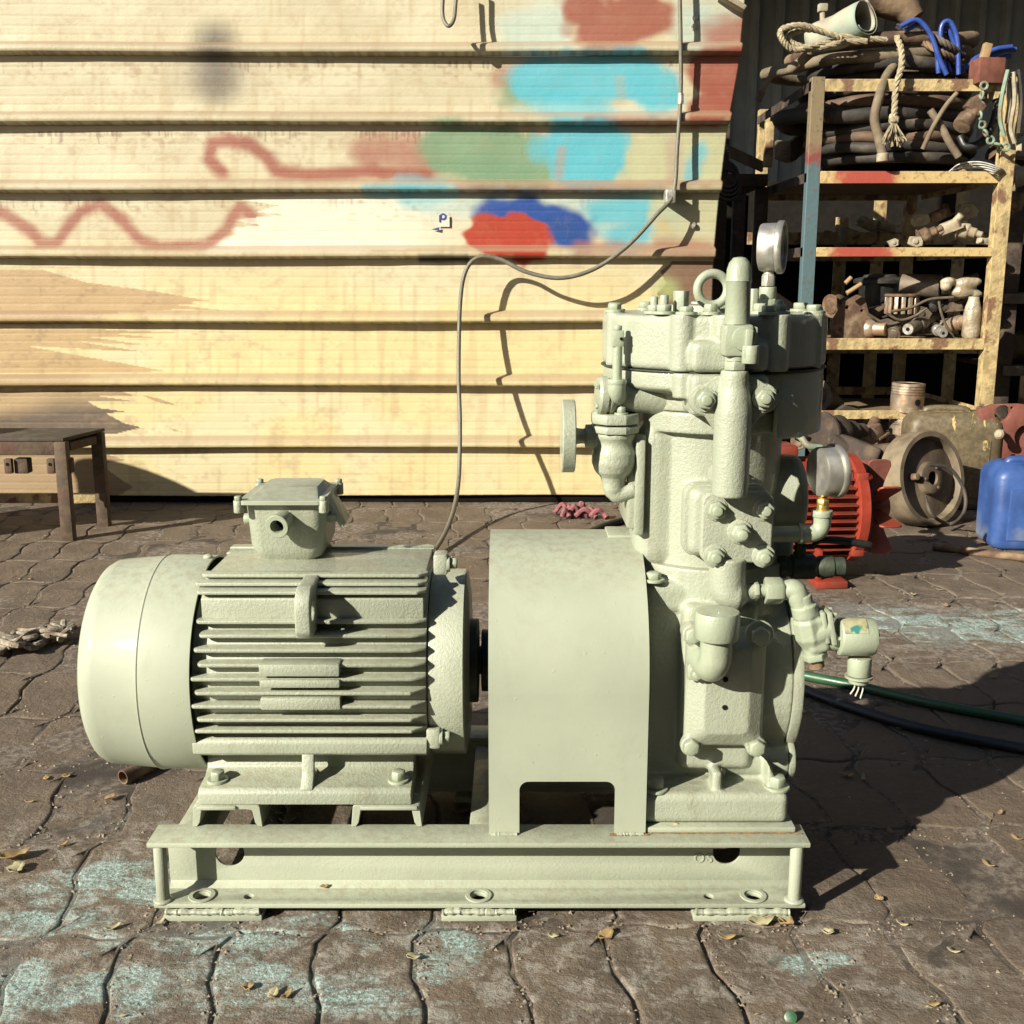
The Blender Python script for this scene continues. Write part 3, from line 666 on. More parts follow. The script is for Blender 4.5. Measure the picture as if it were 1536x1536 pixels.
# ---- skid: two channels back to back, end pipes, pads
SX0, SX1, SY0 = -0.491, 0.401, 1.366
def skid_beam(y0, sgn):
    """channel, open side towards sgn; y0 = flange edge"""
    yw = y0 + sgn * .050
    b = MB(); ya, yb = sorted((y0, yw + sgn * .004))
    def f(u, v, d): return (u, v, d)
    # bottom flange with holes
    hs = []
    if sgn > 0:
        for px, r in ((303, .0105), (373, .0065), (718, .0105), (1063, .0065), (1130, .0105)): hs.append(circ(P(px, 1347, 1.385).x, 1.386, r, 18))
    b.plate([(SX0 + .004, ya), (SX1 - .002, ya), (SX1 - .002, yb), (SX0 + .004, yb)], hs, f, .019, .0255)
    b.plate([(SX0, ya), (SX1, ya), (SX1, yb), (SX0, yb)], [], f, .1085, .1155)
    holes = [circ(P(345, 1284, 1.416).x, .0735, .0200, 24), circ(P(1090, 1280, 1.416).x, .0755, .0190, 24)]
    b.plate([(SX0 + .012, .0255), (SX1 - .012, .0255), (SX1 - .012, .1085), (SX0 + .012, .1085)], holes, XZ, yw, yw + sgn * .0045)
    # inner radius fillets
    for z0, z1 in ((.0254, .0335), (.1086, .1005)):
        b.prism([(yw, z0), (yw - sgn * .011, z0), (yw - sgn * .004, z0 + (z1 - z0) * .35), (yw, z1)], YZ, SX0 + .013, SX1 - .013)
    o = part(b, 'skid_beam', BE, bev=.0016)
    if sgn > 0:
        for px in (303, 718, 1130):      # counterbored washers
            MB().ring((P(px, 1347, 1.385).x, 1.386, .0256), UP, .0185, .0125, .0022, 28, .0008).build('hole_rim', BE, o)
    for x in (SX0 + .0145, SX1 - .0155):
        MB().cyl((x, y0 + sgn * .010, .0256), (x, y0 + sgn * .010, .1084), .0088, bev=.001).build('corner_pipe', BE, o)
        w_ = MB().sphere((x, y0 + sgn * .010, .026), .0125, (1.1, 1.0, .38)); w_.build('weld', CA, o)
    for a, c in ((245, 393), (662, 775), (1040, 1187)):
        xa, xc = P(a, 1370, y0 if sgn > 0 else 1.37).x, P(c, 1370, y0 if sgn > 0 else 1.37).x
        p = MB().box2((xa, ya - .002, .0), (xc, yb - .004, .0105), .002).build('foot_pad', BE, o)
        pts = [(xa + .003 + (xc - xa - .006) * i / 16, y0 - sgn * .001, .0150 + random.uniform(-.001, .001)) for i in range(17)]
        MB().tube(pts, [.0042 + random.uniform(-.0007, .0012) for _ in catmull([Vector(q) for q in pts], 3)], 8, 3).build('weld_bead', CA, p if False else o)
    return o
fb = skid_beam(SY0, 1); bbm = skid_beam(1.770, -1)
# cast-in letters on the web
cu = bpy.data.curves.new('letters', 'FONT'); cu.body = 'OS'; cu.size = .019; cu.extrude = .0006; cu.bevel_depth = .0002; cu.space_character = 1.25
to = bpy.data.objects.new('t', cu); COL.objects.link(to); dg = bpy.context.evaluated_depsgraph_get()
me = bpy.data.meshes.new_from_object(to.evaluated_get(dg)); COL.objects.unlink(to); me.materials.clear(); me.materials.append(BE)
lt = bpy.data.objects.new('raised_letters', me); COL.objects.link(lt); lt.parent = fb; lt.rotation_euler = (R(90), 0, 0)
lt.location = Vector((P(1040, 1293, 1.416).x, 1.4155, P(1040, 1293, 1.416).z)) - WO[fb.name]
# cross channels under the motor and cross members at the ends
def cross_channel(x0, x1, z0, z1, ya=1.412, yb=1.728, t=.0065):
    ol = [(x0, z0), (x0 + t, z0), (x0 + t + .004, z0 + .006), (x0 + .014, z1 - t - .001), (x0 + .02, z1 - t), (x1 - .02, z1 - t), (x1 - .014, z1 - t - .001), (x1 - t - .004, z0 + .006), (x1 - t, z0), (x1, z0), (x1 - .003, z1 - .002), (x1 - .006, z1), (x0 + .006, z1), (x0 + .003, z1 - .002)]
    b = MB(); b.prism(ol, XZ, ya, yb); return part(b, 'cross_channel', BE, bev=.0008, bseg=1)
xc1, xc2, xc3, xc4 = P(287, 1225, 1.41).x, P(393, 1225, 1.41).x, P(526, 1225, 1.41).x, P(633, 1225, 1.41).x
cross_channel(xc1, xc2, .1155, .1475); cross_channel(xc3, xc4, .1155, .1475)
for x0, x1, z in ((xc1 + .008, xc1 + .062, .1478), (xc3 + .014, xc4 - .006, .1478)):     # shims under the feet
    part(MB().box2((x0, 1.408, .1415), (x1, 1.45, .1477), .002), 'shim_plate', BE)
for x0, x1 in ((SX0 + .02, SX0 + .045), (SX1 - .05, SX1 - .02), (-.06, -.03)):
    part(MB().box2((x0, 1.425, .03), (x1, 1.712, .104), .003), 'cross_member', BE)

# ---- motor body
MX0, MX1 = -0.437, -0.117
body = MB()
body.cyl((MX0, YA, ZA), (MX1, YA, ZA), .1385, seg=64)
top = [(YA - .09, ZA + .07), (YA - .1120, ZA + .100), (YA - .1130, ZA + .127), (YA - .104, ZA + .132), (YA - .086, ZA + .145), (YA - .080, ZA + .151), (YA - .070, ZA + .1525)]
top = top + [(2 * YA - a, b) for a, b in reversed(top)]
body.prism(top, YZ, MX0 + .012, MX1 - .004)
body.prism([(YA - .09, ZA - .055), (YA - .136, ZA - .066), (YA - .140, ZA - .071), (YA - .139, ZA - .087), (YA - .133, ZA - .092), (YA - .10, ZA - .094), (YA + .10, ZA - .094), (YA + .133, ZA - .092), (YA + .139, ZA - .087), (YA + .140, ZA - .071), (YA + .136, ZA - .066), (YA + .09, ZA - .055)], YZ, MX0 - .004, MX1)     # lower rail
mbody = part(body, 'motor_body', CA, bev=.002)
# cooling fins: horizontal plates whose edges lie on a round envelope
ENV = .1560
def fin_y(z): return YA - math.sqrt(max(ENV ** 2 - (z - ZA) ** 2, 0))
def fin_z(py):
    z = ZA
    for _ in range(40):
        y = fin_y(z); z = .5 * z + .5 * P(500, py, y).z
    return z
for i, (py, dy_) in enumerate(((864, .088), (877, .102), (890, .118), (934, .122), (955, .133), (977, .142), (999, .149), (1020, .153), (1041, .156), (1061, .156), (1081, .153), (1098, .148))):
    y = YA - dy_ - .002; z = P(500, py, y).z
    x0 = MX0 + (.002 if i % 2 else .008) + (.004 if 900 < py < 1000 else 0); x1 = MX1
    ch = .020 if py > 900 else .012; dy = .018 if py > 1030 else .010
    th = .0052
    ol = [(x0 + .004, y), (x0, y + .005), (x0, YA - .07), (x1, YA - .07), (x1, y + dy), (x1 - ch, y)]
    b = MB(); b.prism(ol, XY, z - th / 2, z + th / 2); f = part(b, 'cooling_fin', CA, mbody, bev=.0017, bseg=2)
    # the same fin on the far side
    ol = [(u, 2 * YA - v) for u, v in ol]; b = MB(); b.prism(list(reversed(ol)), XY, z - th / 2, z + th / 2); part(b, 'cooling_fin', CA, mbody, bev=.0017, bseg=1)
# nameplate pads bridging the fins
for ya_, yb_ in ((996, 1014), (1019, 1031), (1046, 1064)):
    y = 1.4125; z0, z1 = P(500, yb_, y).z, P(500, ya_, y).z
    part(MB().box2((P(390, 1030, y).x, y - .0035, z0), (P(510, 1030, y).x, y + .025, z1), .002), 'plate_pad', CA, mbody)
# lifting lug plate with a hole
lx0, lx1 = P(441, 910, 1.405).x, P(465, 910, 1.405).x
lug = MB(); ol = [(YA - .10, ZA + .085), (YA - .158, ZA + .085), (YA - .166, ZA + .095)] + circ(YA - .139, ZA + .126, .028, 8, R(185), R(65)) + [(YA - .08, ZA + .156)]
hole = circ(YA - .141, ZA + .118, .0135, 16)
lug.plate(ol, [hole], YZ, lx0, lx1); part(lug, 'lifting_lug', CA, mbody, bev=.003, bseg=3)
# feet: plate, web and gussets on both sides
def foot(sg):
    f = lambda y: YA + sg * (y - YA)
    b = MB(); xa, xb = P(297, 1200, 1.412).x, P(617, 1200, 1.412).x
    b.prism([(f(1.412), .148), (f(1.412), .1655), (f(1.418), .171), (f(1.452), .1745), (f(1.464), .181), (f(1.470), .2085), (f(1.50), .2085), (f(1.50), .148)], YZ, xa, xb)
    fo = part(b, 'motor_foot', CA, bev=.0022, bseg=2)
    gx = P(451, 1170, 1.42).x
    b = MB(); ol = [(f(1.4145), .166), (f(1.4135), .171), (f(1.428), .186), (f(1.434), .2155), (f(1.478), .2155), (f(1.478), .166)]
    if sg < 0: ol = list(reversed(ol))
    hole = rrect(min(f(1.441), f(1.467)), .180, max(f(1.441), f(1.467)), .207, .006)
    b.plate(ol, [hole], YZ, gx, gx + .017); part(b, 'gusset', CA, fo, bev=.0025)
    for px in (327, 598):
        c = P(px, 1172, 1.437); MB().bolt((c.x, f(1.437), .1735), UP, .0105, .012).build('bolt', FI, fo, bev=.0006, bseg=1)
    return fo
foot(1); foot(-1)
# fan cover
fc = MB(); t0 = MX0 + .002
pr = [(0, .1535), (0, .1565), (.070, .1575), (.074, .1560), (.1335, .1515), (.145, .1495), (.153, .1445), (.1585, .136), (.160, .126), (.160, .02), (.158, .02), (.158, .124), (.155, .134), (.150, .141), (.143, .1465), (.132, .149), (.070, .1535)]
fc.lathe((t0, YA, ZA), (-1, 0, 0), pr, 96, closed=True)
fcov = part(fc, 'fan_cover', SH, sharp=30)
part(MB().torus((t0 - .0715, YA, ZA), (1, 0, 0), .1568, .0016, 96, 8), 'seam_ring', SH, fcov)
for k in range(5): part(MB().ring((t0 - .1585, YA, ZA), (-1, 0, 0), .118 - .022 * k, .112 - .022 * k, .003, 48), 'grille_ring', SH, fcov)
for px, py in ((270, 1127),): 
    p = P(px, py, 1.47); MB().bolt(p, (0, -.75, -.6), .0045, .004).build('screw', M['zinc'], fcov)
p = P(312, 833, YA); MB().sphere((p.x, YA, ZA + .158), .0055, (1.3, 1, .8)).build('screw', FI, fcov)
# drive end shield
es = MB(); es.lathe((MX1 + .0012, YA, ZA), (1, 0, 0), [(0, .120), (0, .1345), (.004, .1365), (.048, .1360), (.0500, .134), (.054, .110), (.055, .05)], 80)
esh = part(es, 'end_shield', CA, sharp=34)
for a, sgn in ((P(664, 847, 1.50), 1), (P(653, 1108, 1.437), -1)):
    b = MB(); b.box((a.x - .003, a.y + .012, a.z), (.020, .030, .030), None, .004); e = part(b, 'bolt_ear', CA, esh)
    MB().bolt((a.x + .008, a.y + .008, a.z), RT, .0085, .010, washer=True).build('bolt', FI, esh, bev=.0006, bseg=1)
for sg in (1, -1):
    b = MB(); b.box((MX1 + .011, YA + .118, ZA + sg * .100), (.020, .030, .030), None, .004); part(b, 'bolt_ear', CA, esh)
part(MB().lathe((MX1 + .054, YA, ZA), RT, [(0, .062), (.012, .062), (.0135, .060), (.0135, .02)], 48), 'bearing_cap', M['shade_gasket'])
part(MB().cyl((MX1 + .05, YA, ZA), (.02, YA, ZA), .021), 'shaft', M['iron'])
part(MB().cyl((-.045, YA, ZA), (-.0015, YA, ZA), .046, bev=.002), 'coupling', M['black'])
part(MB().cyl((.0, YA, ZA), (.05, YA, ZA), .060, bev=.002), 'coupling', M['iron'])
part(MB().cyl((.07, YA, ZA), (.135, YA, ZA), .13, bev=.004, seg=48), 'flywheel_disc', M['iron'])

# ---- terminal box
tx0, tx1 = P(369, 790, 1.57).x, P(490, 790, 1.57).x; ty0, ty1 = 1.562, 1.692; tzb, tzt = ZA + .154, ZA + .2385
tb = MB(); n = 6; rings = []
for z, k in ((tzb - .006, .018), (tzb + .004, .010), (tzb + .020, .004), (tzt, 0.0)):
    rings.append([tb.bm.verts.new((x, y, z)) for x, y in rrect(tx0 + k, ty0 + k, tx1 - k, ty1 - k, .020, n)])
tb._faces(rings); tbox = part(tb, 'terminal_box', CA, bev=.0)
cxs = P(410, 790, 1.545)
b = MB(); b.ring((cxs.x + .012, 1.566, cxs.z + .006), (-.16, -1, -.13), .0150, .0100, .030, 28, .001); cst = part(b, 'conduit_stub', CA, tbox)
part(MB().ring((cxs.x + .0078, 1.542, cxs.z + .0025), (-.16, -1, -.13), .0172, .0100, .0065, 28, .001), 'stub_lip', FI, tbox)
part(MB().cyl((cxs.x + .010, 1.558, cxs.z + .005), (cxs.x + .012, 1.565, cxs.z + .006), .0101), 'bore', M['hole'], tbox)
part(MB().cyl((tx0 + .003, 1.60, cxs.z), (tx0 - .009, 1.60, cxs.z), .008, bev=.001), 'side_plug', FI, tbox)
part(MB().hexh((tx1 - .003, 1.595, cxs.z + .004), RT, .0085, .014), 'side_plug', FI, tbox)
b = MB(); lx0_, lx1_, ly0, ly1 = P(349, 750, 1.552).x, P(492, 750, 1.552).x, 1.550, 1.702; zt = tzt + .0006; rings = []
for z, k in ((zt, 0), (zt + .005, 0), (zt + .006, .001)): rings.append([b.bm.verts.new((x, y, z)) for x, y in rrect(lx0_ + k + .006, ly0 + k, lx1_ - k - .006, ly1 - k, .010, 4)])
rings.append([b.bm.verts.new((x, y, zt + .0062)) for x, y in rrect(lx0_ + .018, ly0 + .008, lx1_ - .016, ly1 - .010, .010, 4)])
rings.append([b.bm.verts.new((x, y, zt + .017)) for x, y in rrect(lx0_ + .030, ly0 + .048, lx1_ - .024, ly1 - .026, .014, 4)])
b._faces(rings); lid = part(b, 'lid', SH, tbox, sharp=25)
for x, y in ((lx0_ + .007, ly0 + .006), (lx1_ - .007, ly0 + .006), (lx0_ + .007, ly1 - .006), (lx1_ - .007, ly1 - .006)):
    part(MB().cyl((x, y, zt - .012), (x, y, zt + .006), .0072, bev=.0012, seg=18), 'screw_boss', CA, tbox)
    MB().bolt((x, y, zt + .0062), UP, .0058, .006, washer=False).build('bolt', FI, tbox, bev=.0005, bseg=1)
b = MB(); a1 = P(490, 750, 1.60); a2 = P(519, 785, 1.62)
b.prism([(a1.x - .006, a1.z + .006), (a1.x + .002, a1.z + .005), (a2.x + .001, a2.z + .002), (a2.x - .003, a2.z - .001)], XZ, 1.590, 1.660); part(b, 'side_flap', SH, tbox, bev=.001)

# ---- coupling guard: bent sheet, open at both sides
gx0, gx1 = P(733.5, 1250, 1.392).x, P(968, 1250, 1.392).x; GR_ = .1790; GZ = ZA + .016
prof = [(1.391, .1157), (1.391, GZ)] + [(YA - GR_ * math.cos(a), GZ + GR_ * math.sin(a)) for a in [math.pi * i / 48 for i in range(1, 48)]] + [(1.749, GZ), (1.749, .1157)]
# sheet built as a grid so that the front opening can be cut
ox0, ox1 = P(779, 1210, 1.392).x, P(922, 1210, 1.392).x; oz = P(850, 1172, 1.392).z
g = MB(); ra = .0125
ol = [(gx0, .1157), (ox0, .1157)] + [(ox0, oz - ra)] + circ(ox0 + ra, oz - ra, ra, 6, R(180), R(90)) + circ(ox1 - ra, oz - ra, ra, 6, R(90), R(0)) + [(ox1, .1157), (gx1, .1157), (gx1, GZ), (gx0, GZ)]
g.plate(ol, [], XZ, 1.391, 1.394)
ys = prof[1:-1]; rings = []
for (y, z) in ys:
    d = Vector((y - YA, z - GZ)).normalized() if z >= GZ else Vector((-1 if y < YA else 1, 0)); yi, zi = y - d.x * .003, z - d.y * .003
    rings.append([g.bm.verts.new(v) for v in ((gx0, y, z), (gx1, y, z), (gx1, yi, zi), (gx0, yi, zi))])
g._faces(rings, False, False)
g.box2((gx0, 1.746, .1157), (gx1, 1.749, GZ), 0)
gd = part(g, 'coupling_guard', SH, sharp=40)
for a_, b_ in ((gx0, ox0), (ox1, gx1)):
    pts = [(a_ + .003 + (b_ - a_ - .006) * i / 8, 1.389, .1165) for i in range(9)]; part(MB().tube(pts, [.0022 + random.uniform(-.0004, .0008) for _ in range(25)], 7, 3), 'weld_bead', CA, gd)
part(MB().box2((gx1 - .045, 1.54, GZ + .176), (gx1 - .004, 1.60, GZ + .1815), .002), 'top_tab', SH, gd)

# ---- crankcase (cast, blocks blended together)
CX = .281
def X(px, py, Y): return P(px, py, Y).x
def Z(py, Y): return P(768, py, Y).z
ck = MB()
bx0, bx1 = .150, X(1184, 1210, 1.402)
ck.box2((bx0, 1.402, .124), (bx1, 1.738, .1685), .010, 3)                      # base block
part(MB().box2((.150, 1.394, .1158), (X(1194, 1232, 1.394), 1.748, .1238), .0015), 'base_plate', BE)
ck.box2((.172, 1.468, .15), (.352, 1.68, .435), .024, 4); ck.box2((.232, 1.440, .185), (.335, 1.50, .425), .012, 3)                       # main box
ck.cyl((.30, YA, .302), (.386, YA, .302), .131, seg=48)                         # round case, axis along X
ck.box2((.180, 1.462, .405), (.352, 1.69, .452), .012, 3)                       # upper shoulder
ck.cyl((.286, YA, .40), (.286, YA, .470), .118, seg=48)
ck.prism([(.352, .168), (.366, .168), (.362, .186), (.352, .205)], XZ, 1.42, 1.72)
cz = Z(1138, 1.47)
ck.cyl((.30, 1.475, cz), (.388, 1.475, cz), .0275, seg=24)                      # drain boss
ck.box2((.275, 1.412, .160), (.288, 1.45, .196), .004)                          # small rib on the foot
crank = part(ck, 'crankcase', CA, remesh=.0024, smooth=3)
part(MB().lathe((.3862, YA, .302), RT, [(0, .136), (.010, .138), (.013, .1365), (.016, .12), (.016, .03)], 72), 'end_cover', CA, crank)
part(MB().lathe((.3885, 1.475, cz), RT, [(0, .0300), (.006, .0305), (.0085, .029), (.0085, .01)], 32), 'drain_cap', CA, crank)
for px, py, Y in ((983, 1174, 1.42), (1165, 1180, 1.425)):
    c = P(px, py, Y); MB().bolt((c.x, Y, .1690), UP, .0125, .0145).build('bolt', FI, crank, bev=.0008, bseg=1)
c = P(980, 879, 1.47); MB().bolt((c.x, 1.468, .4535), UP, .0105, .009).build('bolt', FI, crank, bev=.0008, bseg=1)
# inspection cover with four ears
ic = MB(); YF = 1.426; 
x0, x1, z0, z1 = X(1031, 1030, YF), X(1146, 1030, YF), Z(1118, YF), Z(945, YF)
rings = [[ic.bm.verts.new((x, y, z)) for x, z in rrect(x0 + k, z0 + k, x1 - k, z1 - k, .010, 4)] for y, k in ((1.448, -.002), (1.430, -.002), (1.424, .002), (1.415, .017), (1.412, .022))]
ic._faces(rings)
EARS = [(1039, 951), (1139, 951), (1036, 1118), (1134, 1119)]
for px, py in EARS:
    c = P(px, py, YF); ic.cyl((c.x, 1.448, c.z), (c.x, 1.421, c.z), .0145, seg=20)
cover = part(ic, 'inspection_cover', CA, crank, remesh=.0020, smooth=3)
for (px, py), a in zip(EARS, range(4)): 
    c = P(px, py, 1.42); MB().bolt((c.x, 1.4195, c.z), FR, .0118 if a != 1 else .0135, .012, washer=(a == 1), phase=.5).build('bolt', FI, crank, bev=.001, bseg=1)
for px, py in ((1088, 1019), (1087, 1061)):
    c = P(px, py, 1.412); part(MB().cyl((c.x, 1.4135, c.z), (c.x, 1.4108, c.z), .0036, seg=14), 'tapped_hole', M['hole'], crank)
# breather: cap, elbow and its flange
c1, c2, c3 = P(1077, 912, 1.375), P(1077, 955, 1.375), P(1076, 1000, 1.378)
br = MB(); br.tube([(c1.x, 1.378, c2.z + .01), (c1.x, 1.378, c2.z - .022), (c1.x - .001, 1.380, c3.z + .006), (c1.x - .004, 1.392, c3.z - .004), (c1.x - .010, 1.425, c3.z - .006)], .0208, 24, 6)
brt = part(br, 'breather_elbow', FI, crank)
part(MB().lathe((c1.x, 1.378, c2.z - .002), UP, [(0, .0285), (.002, .0298), (.032, .0298), (.0355, .0280), (.0385, .012)], 40), 'breather_cap', FI, crank)
b = MB(); b.prism([(X(1040, 1010, 1.41) - .008, Z(1014, 1.41) - .006), (X(1075, 1005, 1.41) + .01, Z(1012, 1.41) - .004), (X(1100, 980, 1.41), Z(985, 1.41)), (X(1100, 960, 1.41), Z(960, 1.41)), (X(1060, 960, 1.41), Z(962, 1.41)), (X(1038, 1000, 1.41) - .006, Z(1000, 1.41))], XZ, 1.407, 1.416); part(b, 'breather_flange', CA, crank, bev=.003)
c = P(1046, 1011, 1.404); MB().bolt((c.x, 1.4065, c.z), FR, .0075, .007).build('bolt', FI, crank, bev=.0006, bseg=1)

# ---- cylinder block
cb = MB()
cb.cyl((CX, YA, .440), (CX, YA, .690), .1010, seg=64)
cb.box2((X(955, 700, 1.49), 1.492, .455), (X(1045, 700, 1.49), 1.60, .675), .030, 4)      # flattish left shoulder
cb.cyl((CX, YA, .655), (CX, YA, .6835), .1165, seg=48)    # neck under the head

cb.box2((X(1030, 760, 1.455), 1.430, Z(834, 1.44)), (X(1150, 760, 1.455), 1.53, Z(729, 1.44)), .014, 3)     # boss behind the valve plate
cb.cyl((.195, YA, .445), (.375, YA, .445), .05)
cyl_o = part(cb, 'cylinder_block', CA, remesh=.0024, smooth=3)
cp_ = MB(); cp_.box2((X(942, 700, 1.49), 1.492, Z(787, 1.52)), (X(968, 700, 1.50), 1.60, Z(648, 1.52)), .004, 2)
cp_.box2((X(953, 700, 1.49), 1.485, Z(795, 1.52)), (X(966, 700, 1.50), 1.55, Z(655, 1.52)), .003, 2); part(cp_, 'side_cover', CA, cyl_o)
# valve chest plate with nuts
YV = 1.418
vp = MB(); x0, x1, z0, z1 = X(1052, 790, YV), X(1160, 790, YV), Z(845, YV), Z(739, YV)
vp.prism(rrect(x0, z0, x1, z1, .014, 5), XZ, YV, 1.442); vpo = part(vp, 'valve_plate', CA, bev=.0035, bseg=3)
b = MB(); b.prism(rrect(x0 - .020, z0 + .004, x1 - .004, z1 + .006, .016, 5), XZ, 1.4425, 1.466); part(b, 'gasket_flange', CA, vpo, bev=.003, bseg=2)
for px, py in ((1074, 764), (1146, 764), (1072, 834), (1145, 834)):
    c = P(px, py, YV); part(MB().cyl((c.x, YV + .002, c.z), (c.x, YV - .002, c.z), .0155, bev=.001, seg=24), 'spot_face', CA, vpo)
    MB().bolt((c.x, YV - .003, c.z), FR, .0125, .009, washer=False, stud=.006, phase=.3).build('nut', FI, vpo, bev=.0008, bseg=1)
c = P(1109, 797, YV); part(MB().cyl((c.x, YV + .002, c.z), (c.x, YV - .003, c.z), .0165, bev=.001, seg=24), 'spot_face', CA, vpo)
MB().bolt((c.x, YV - .004, c.z), FR, .013, .012, washer=False, stud=.012, phase=.1).build('nut', FI, vpo, bev=.0008, bseg=1)
# discharge elbow below the plate
e = MB(); ex = X(1092, 870, 1.425); e.tube([(ex, 1.430, Z(835, 1.43)), (ex, 1.430, Z(868, 1.43)), (ex + .004, 1.430, Z(886, 1.43)), (ex + .02, 1.430, Z(890, 1.43)), (ex + .042, 1.430, Z(886, 1.43))], [.0245] * 17 + [.022, .018, .0145, .012, .0115, .0115, .0115, .0115], 24, 6)
part(e, 'outlet_elbow', CA, remesh=.0018, smooth=5)
zc = Z(886, 1.43)
part(MB().hexh((X(1130, 886, 1.43), 1.430, zc), RT, .0135, .006, False), 'hex_fitting', FI, bev=.0006)
part(MB().cyl((X(1127, 886, 1.43), 1.430, zc), (X(1150, 886, 1.43), 1.430, zc), .009), 'hex_fitting', FI)
part(MB().hexh((X(1147, 886, 1.43), 1.430, zc), RT, .0185, .0245, True), 'union_nut', FI, bev=.0008)
el = MB(); z2 = Z(925, 1.425)
el.tube([(X(1174, 886, 1.43), 1.430, zc), (X(1190, 886, 1.43), 1.429, zc + .001), (X(1196, 893, 1.43), 1.426, zc - .008), (X(1205, 915, 1.43), 1.424, zc - .030)], [.0125, .013, .0135, .014, .0145, .0148, .015, .015, .0152, .0148, .0148, .0145, .0145, .014, .0138, .0135, .0135, .013, .013], 20, 6)
part(el, 'elbow', FI)
# solenoid valve: body, bonnet, coil can, gland
sv = MB(); p1 = P(1205, 905, 1.425); p2 = P(1222, 985, 1.425); ax = (p2 - p1).normalized()
sv.cyl(p1 - ax * .012, p2 - ax * .004, .0135, seg=20); sv.lathe((p1 + p2) / 2 - ax * .024, ax, [(0, .014), (.010, .020), (.034, .0205), (.048, .014)], 8); sv.cyl(p1 + ax * .002, p1 + ax * .018, .0175)
q1 = P(1212, 955, 1.425); q2 = P(1246, 938, 1.425); sv.cyl(q1, q2, .019, seg=24); sv.box(P(1222, 950, 1.425), (.028, .032, .05), Matrix.Rotation(R(-14), 3, 'Y'), .006)
svo = part(sv, 'solenoid_valve', FI, remesh=.0014, smooth=4)
fa = P(1243, 938, 1.425); fx = Matrix.Rotation(R(-12), 3, 'Y')
part(MB().box(fa, (.007, .038, .046), fx, .002), 'bonnet_flange', FI, svo); part(MB().box(fa + Vector((-.0085, 0, .001)), (.006, .036, .044), fx, .002), 'bonnet_flange', FI, svo)
for dy in (-.012, .012):
    for dz in (-.017, .017):
        MB().bolt(fa + fx @ Vector((.004, dy, dz)), fx @ RT, .0036, .006, washer=False).build('screw', FI, svo)
part(MB().cyl(P(1240, 962, 1.425), P(1262, 962, 1.425), .0125, seg=20), 'coil_neck', FI, svo)
cc = P(1284, 954, 1.425)
coil = part(MB().lathe(P(1256, 955, 1.425), RT, [(0, .020), (.001, .0245), (.003, .0258), (.044, .0258), (.048, .0245), (.050, .018)], 36), 'coil_can', FI, svo)
part(MB().hexh(P(1313, 952, 1.425), RT, .004, .005), 'screw', M['black'], svo)
lb = MB(); xa, xb = X(1268, 950, 1.40), X(1304, 950, 1.40)
ri = .0262; rows = []
for i in range(9):
    a = R(25 + 55 * i / 8); rows.append([lb.bm.verts.new((x, 1.425 - ri * math.cos(a), cc.z + ri * math.sin(a))) for x in (xa, xb)])
lb._faces(rows, False, False, close=False)
mm = Mat('worn_label'); n_ = mm.noise(mm.obj, 90, 5, .7); n2_ = mm.noise(mm.obj, 45, 3)
M['label'] = mm.fin(mm.mix(mm.ramp(n2_, .52, .6), mm.mix(mm.ramp(n_, .4, .6), (.50, .50, .32), (.42, .36, .17)), (.05, .25, .22)), .5)
part(lb, 'worn_label', M['label'], svo)
gz = P(1290, 985, 1.425)
part(MB().cyl(gz, gz + Vector((0, 0, -.026)), .0158, bev=.002, seg=24), 'cable_gland', FI, svo)
part(MB().lathe(gz + Vector((0, 0, -.0265)), Vector((0, 0, -1)), [(0, .0185), (.003, .0185), (.0042, .0135), (.010, .0130), (.011, .008)], 24), 'gland_ring', FI, svo)
for k in range(3):
    s_ = gz + Vector((-.004 + .004 * k, 0, -.036)); part(MB().tube([s_, s_ + Vector((-.002 + .002 * k, -.003, -.008)), s_ + Vector((-.007 + .003 * k, -.004, -.016 - .003 * k))], .0011, 6, 4), 'bare_wire', M['white'], svo)
o1 = p2; part(MB().hexh(o1 - ax * .006, ax, .0175, .010), 'outlet_nut', FI, svo, bev=.0006); part(MB().ring(o1 + ax * .003, ax, .0105, .0075, .013, 20, .001), 'outlet_thread', M['rust'], svo); part(MB().cyl(o1 + ax * .004, o1 + ax * .012, .0076), 'bore', M['hole'], svo)

# ---- cylinder head in two layers
hd = MB(); hz0, hz1 = .7405, .8115
hx0, hx1 = X(906, 520, 1.50), X(1231, 520, 1.52)
RH = .1540
def ryf(x, r=RH): return YA - math.sqrt(max(r * r - (x - CX) ** 2, 0))
hd.cyl((CX, YA, hz0), (CX, YA, hz1), RH, seg=72, bev=.007)
def vboss(px, r, z0=hz0, z1=hz1 + .001, out=.004):
    x = X(px, 520, 1.45)
    for _ in range(6): x = X(px, 520, ryf(x, RH - r + out))
    hd.cyl((x, ryf(x, RH - r + out), z0), (x, ryf(x, RH - r + out), z1), r, seg=20)
vboss(1024, .0165, out=.010); vboss(1163, .0175, out=.010); vboss(1085, .015, .78, out=.012); vboss(921, .011); vboss(1221, .011)
for k in range(5): a = R(20 + 35 * k); hd.cyl((CX + .142 * math.cos(a), YA + .142 * math.sin(a), hz0), (CX + .142 * math.cos(a), YA + .142 * math.sin(a), hz1 + .001), .016, seg=20)
hd.box2((X(1036, 560, 1.405), 1.4035, hz0), (X(1154, 560, 1.405), 1.50, Z(512, 1.405)), .010, 3)
hd.cyl((CX - .01, YA, .80), (CX - .01, YA, .822), .055)
head = part(hd, 'cylinder_head', CA, remesh=.0022, smooth=3)
h2 = MB(); z0, z1 = .684, .7385
h2.lathe((CX, YA, z0), UP, [(0, .117), (.022, .118), (.030, .148), (.033, .152), (z1 - z0, .152)], 72)
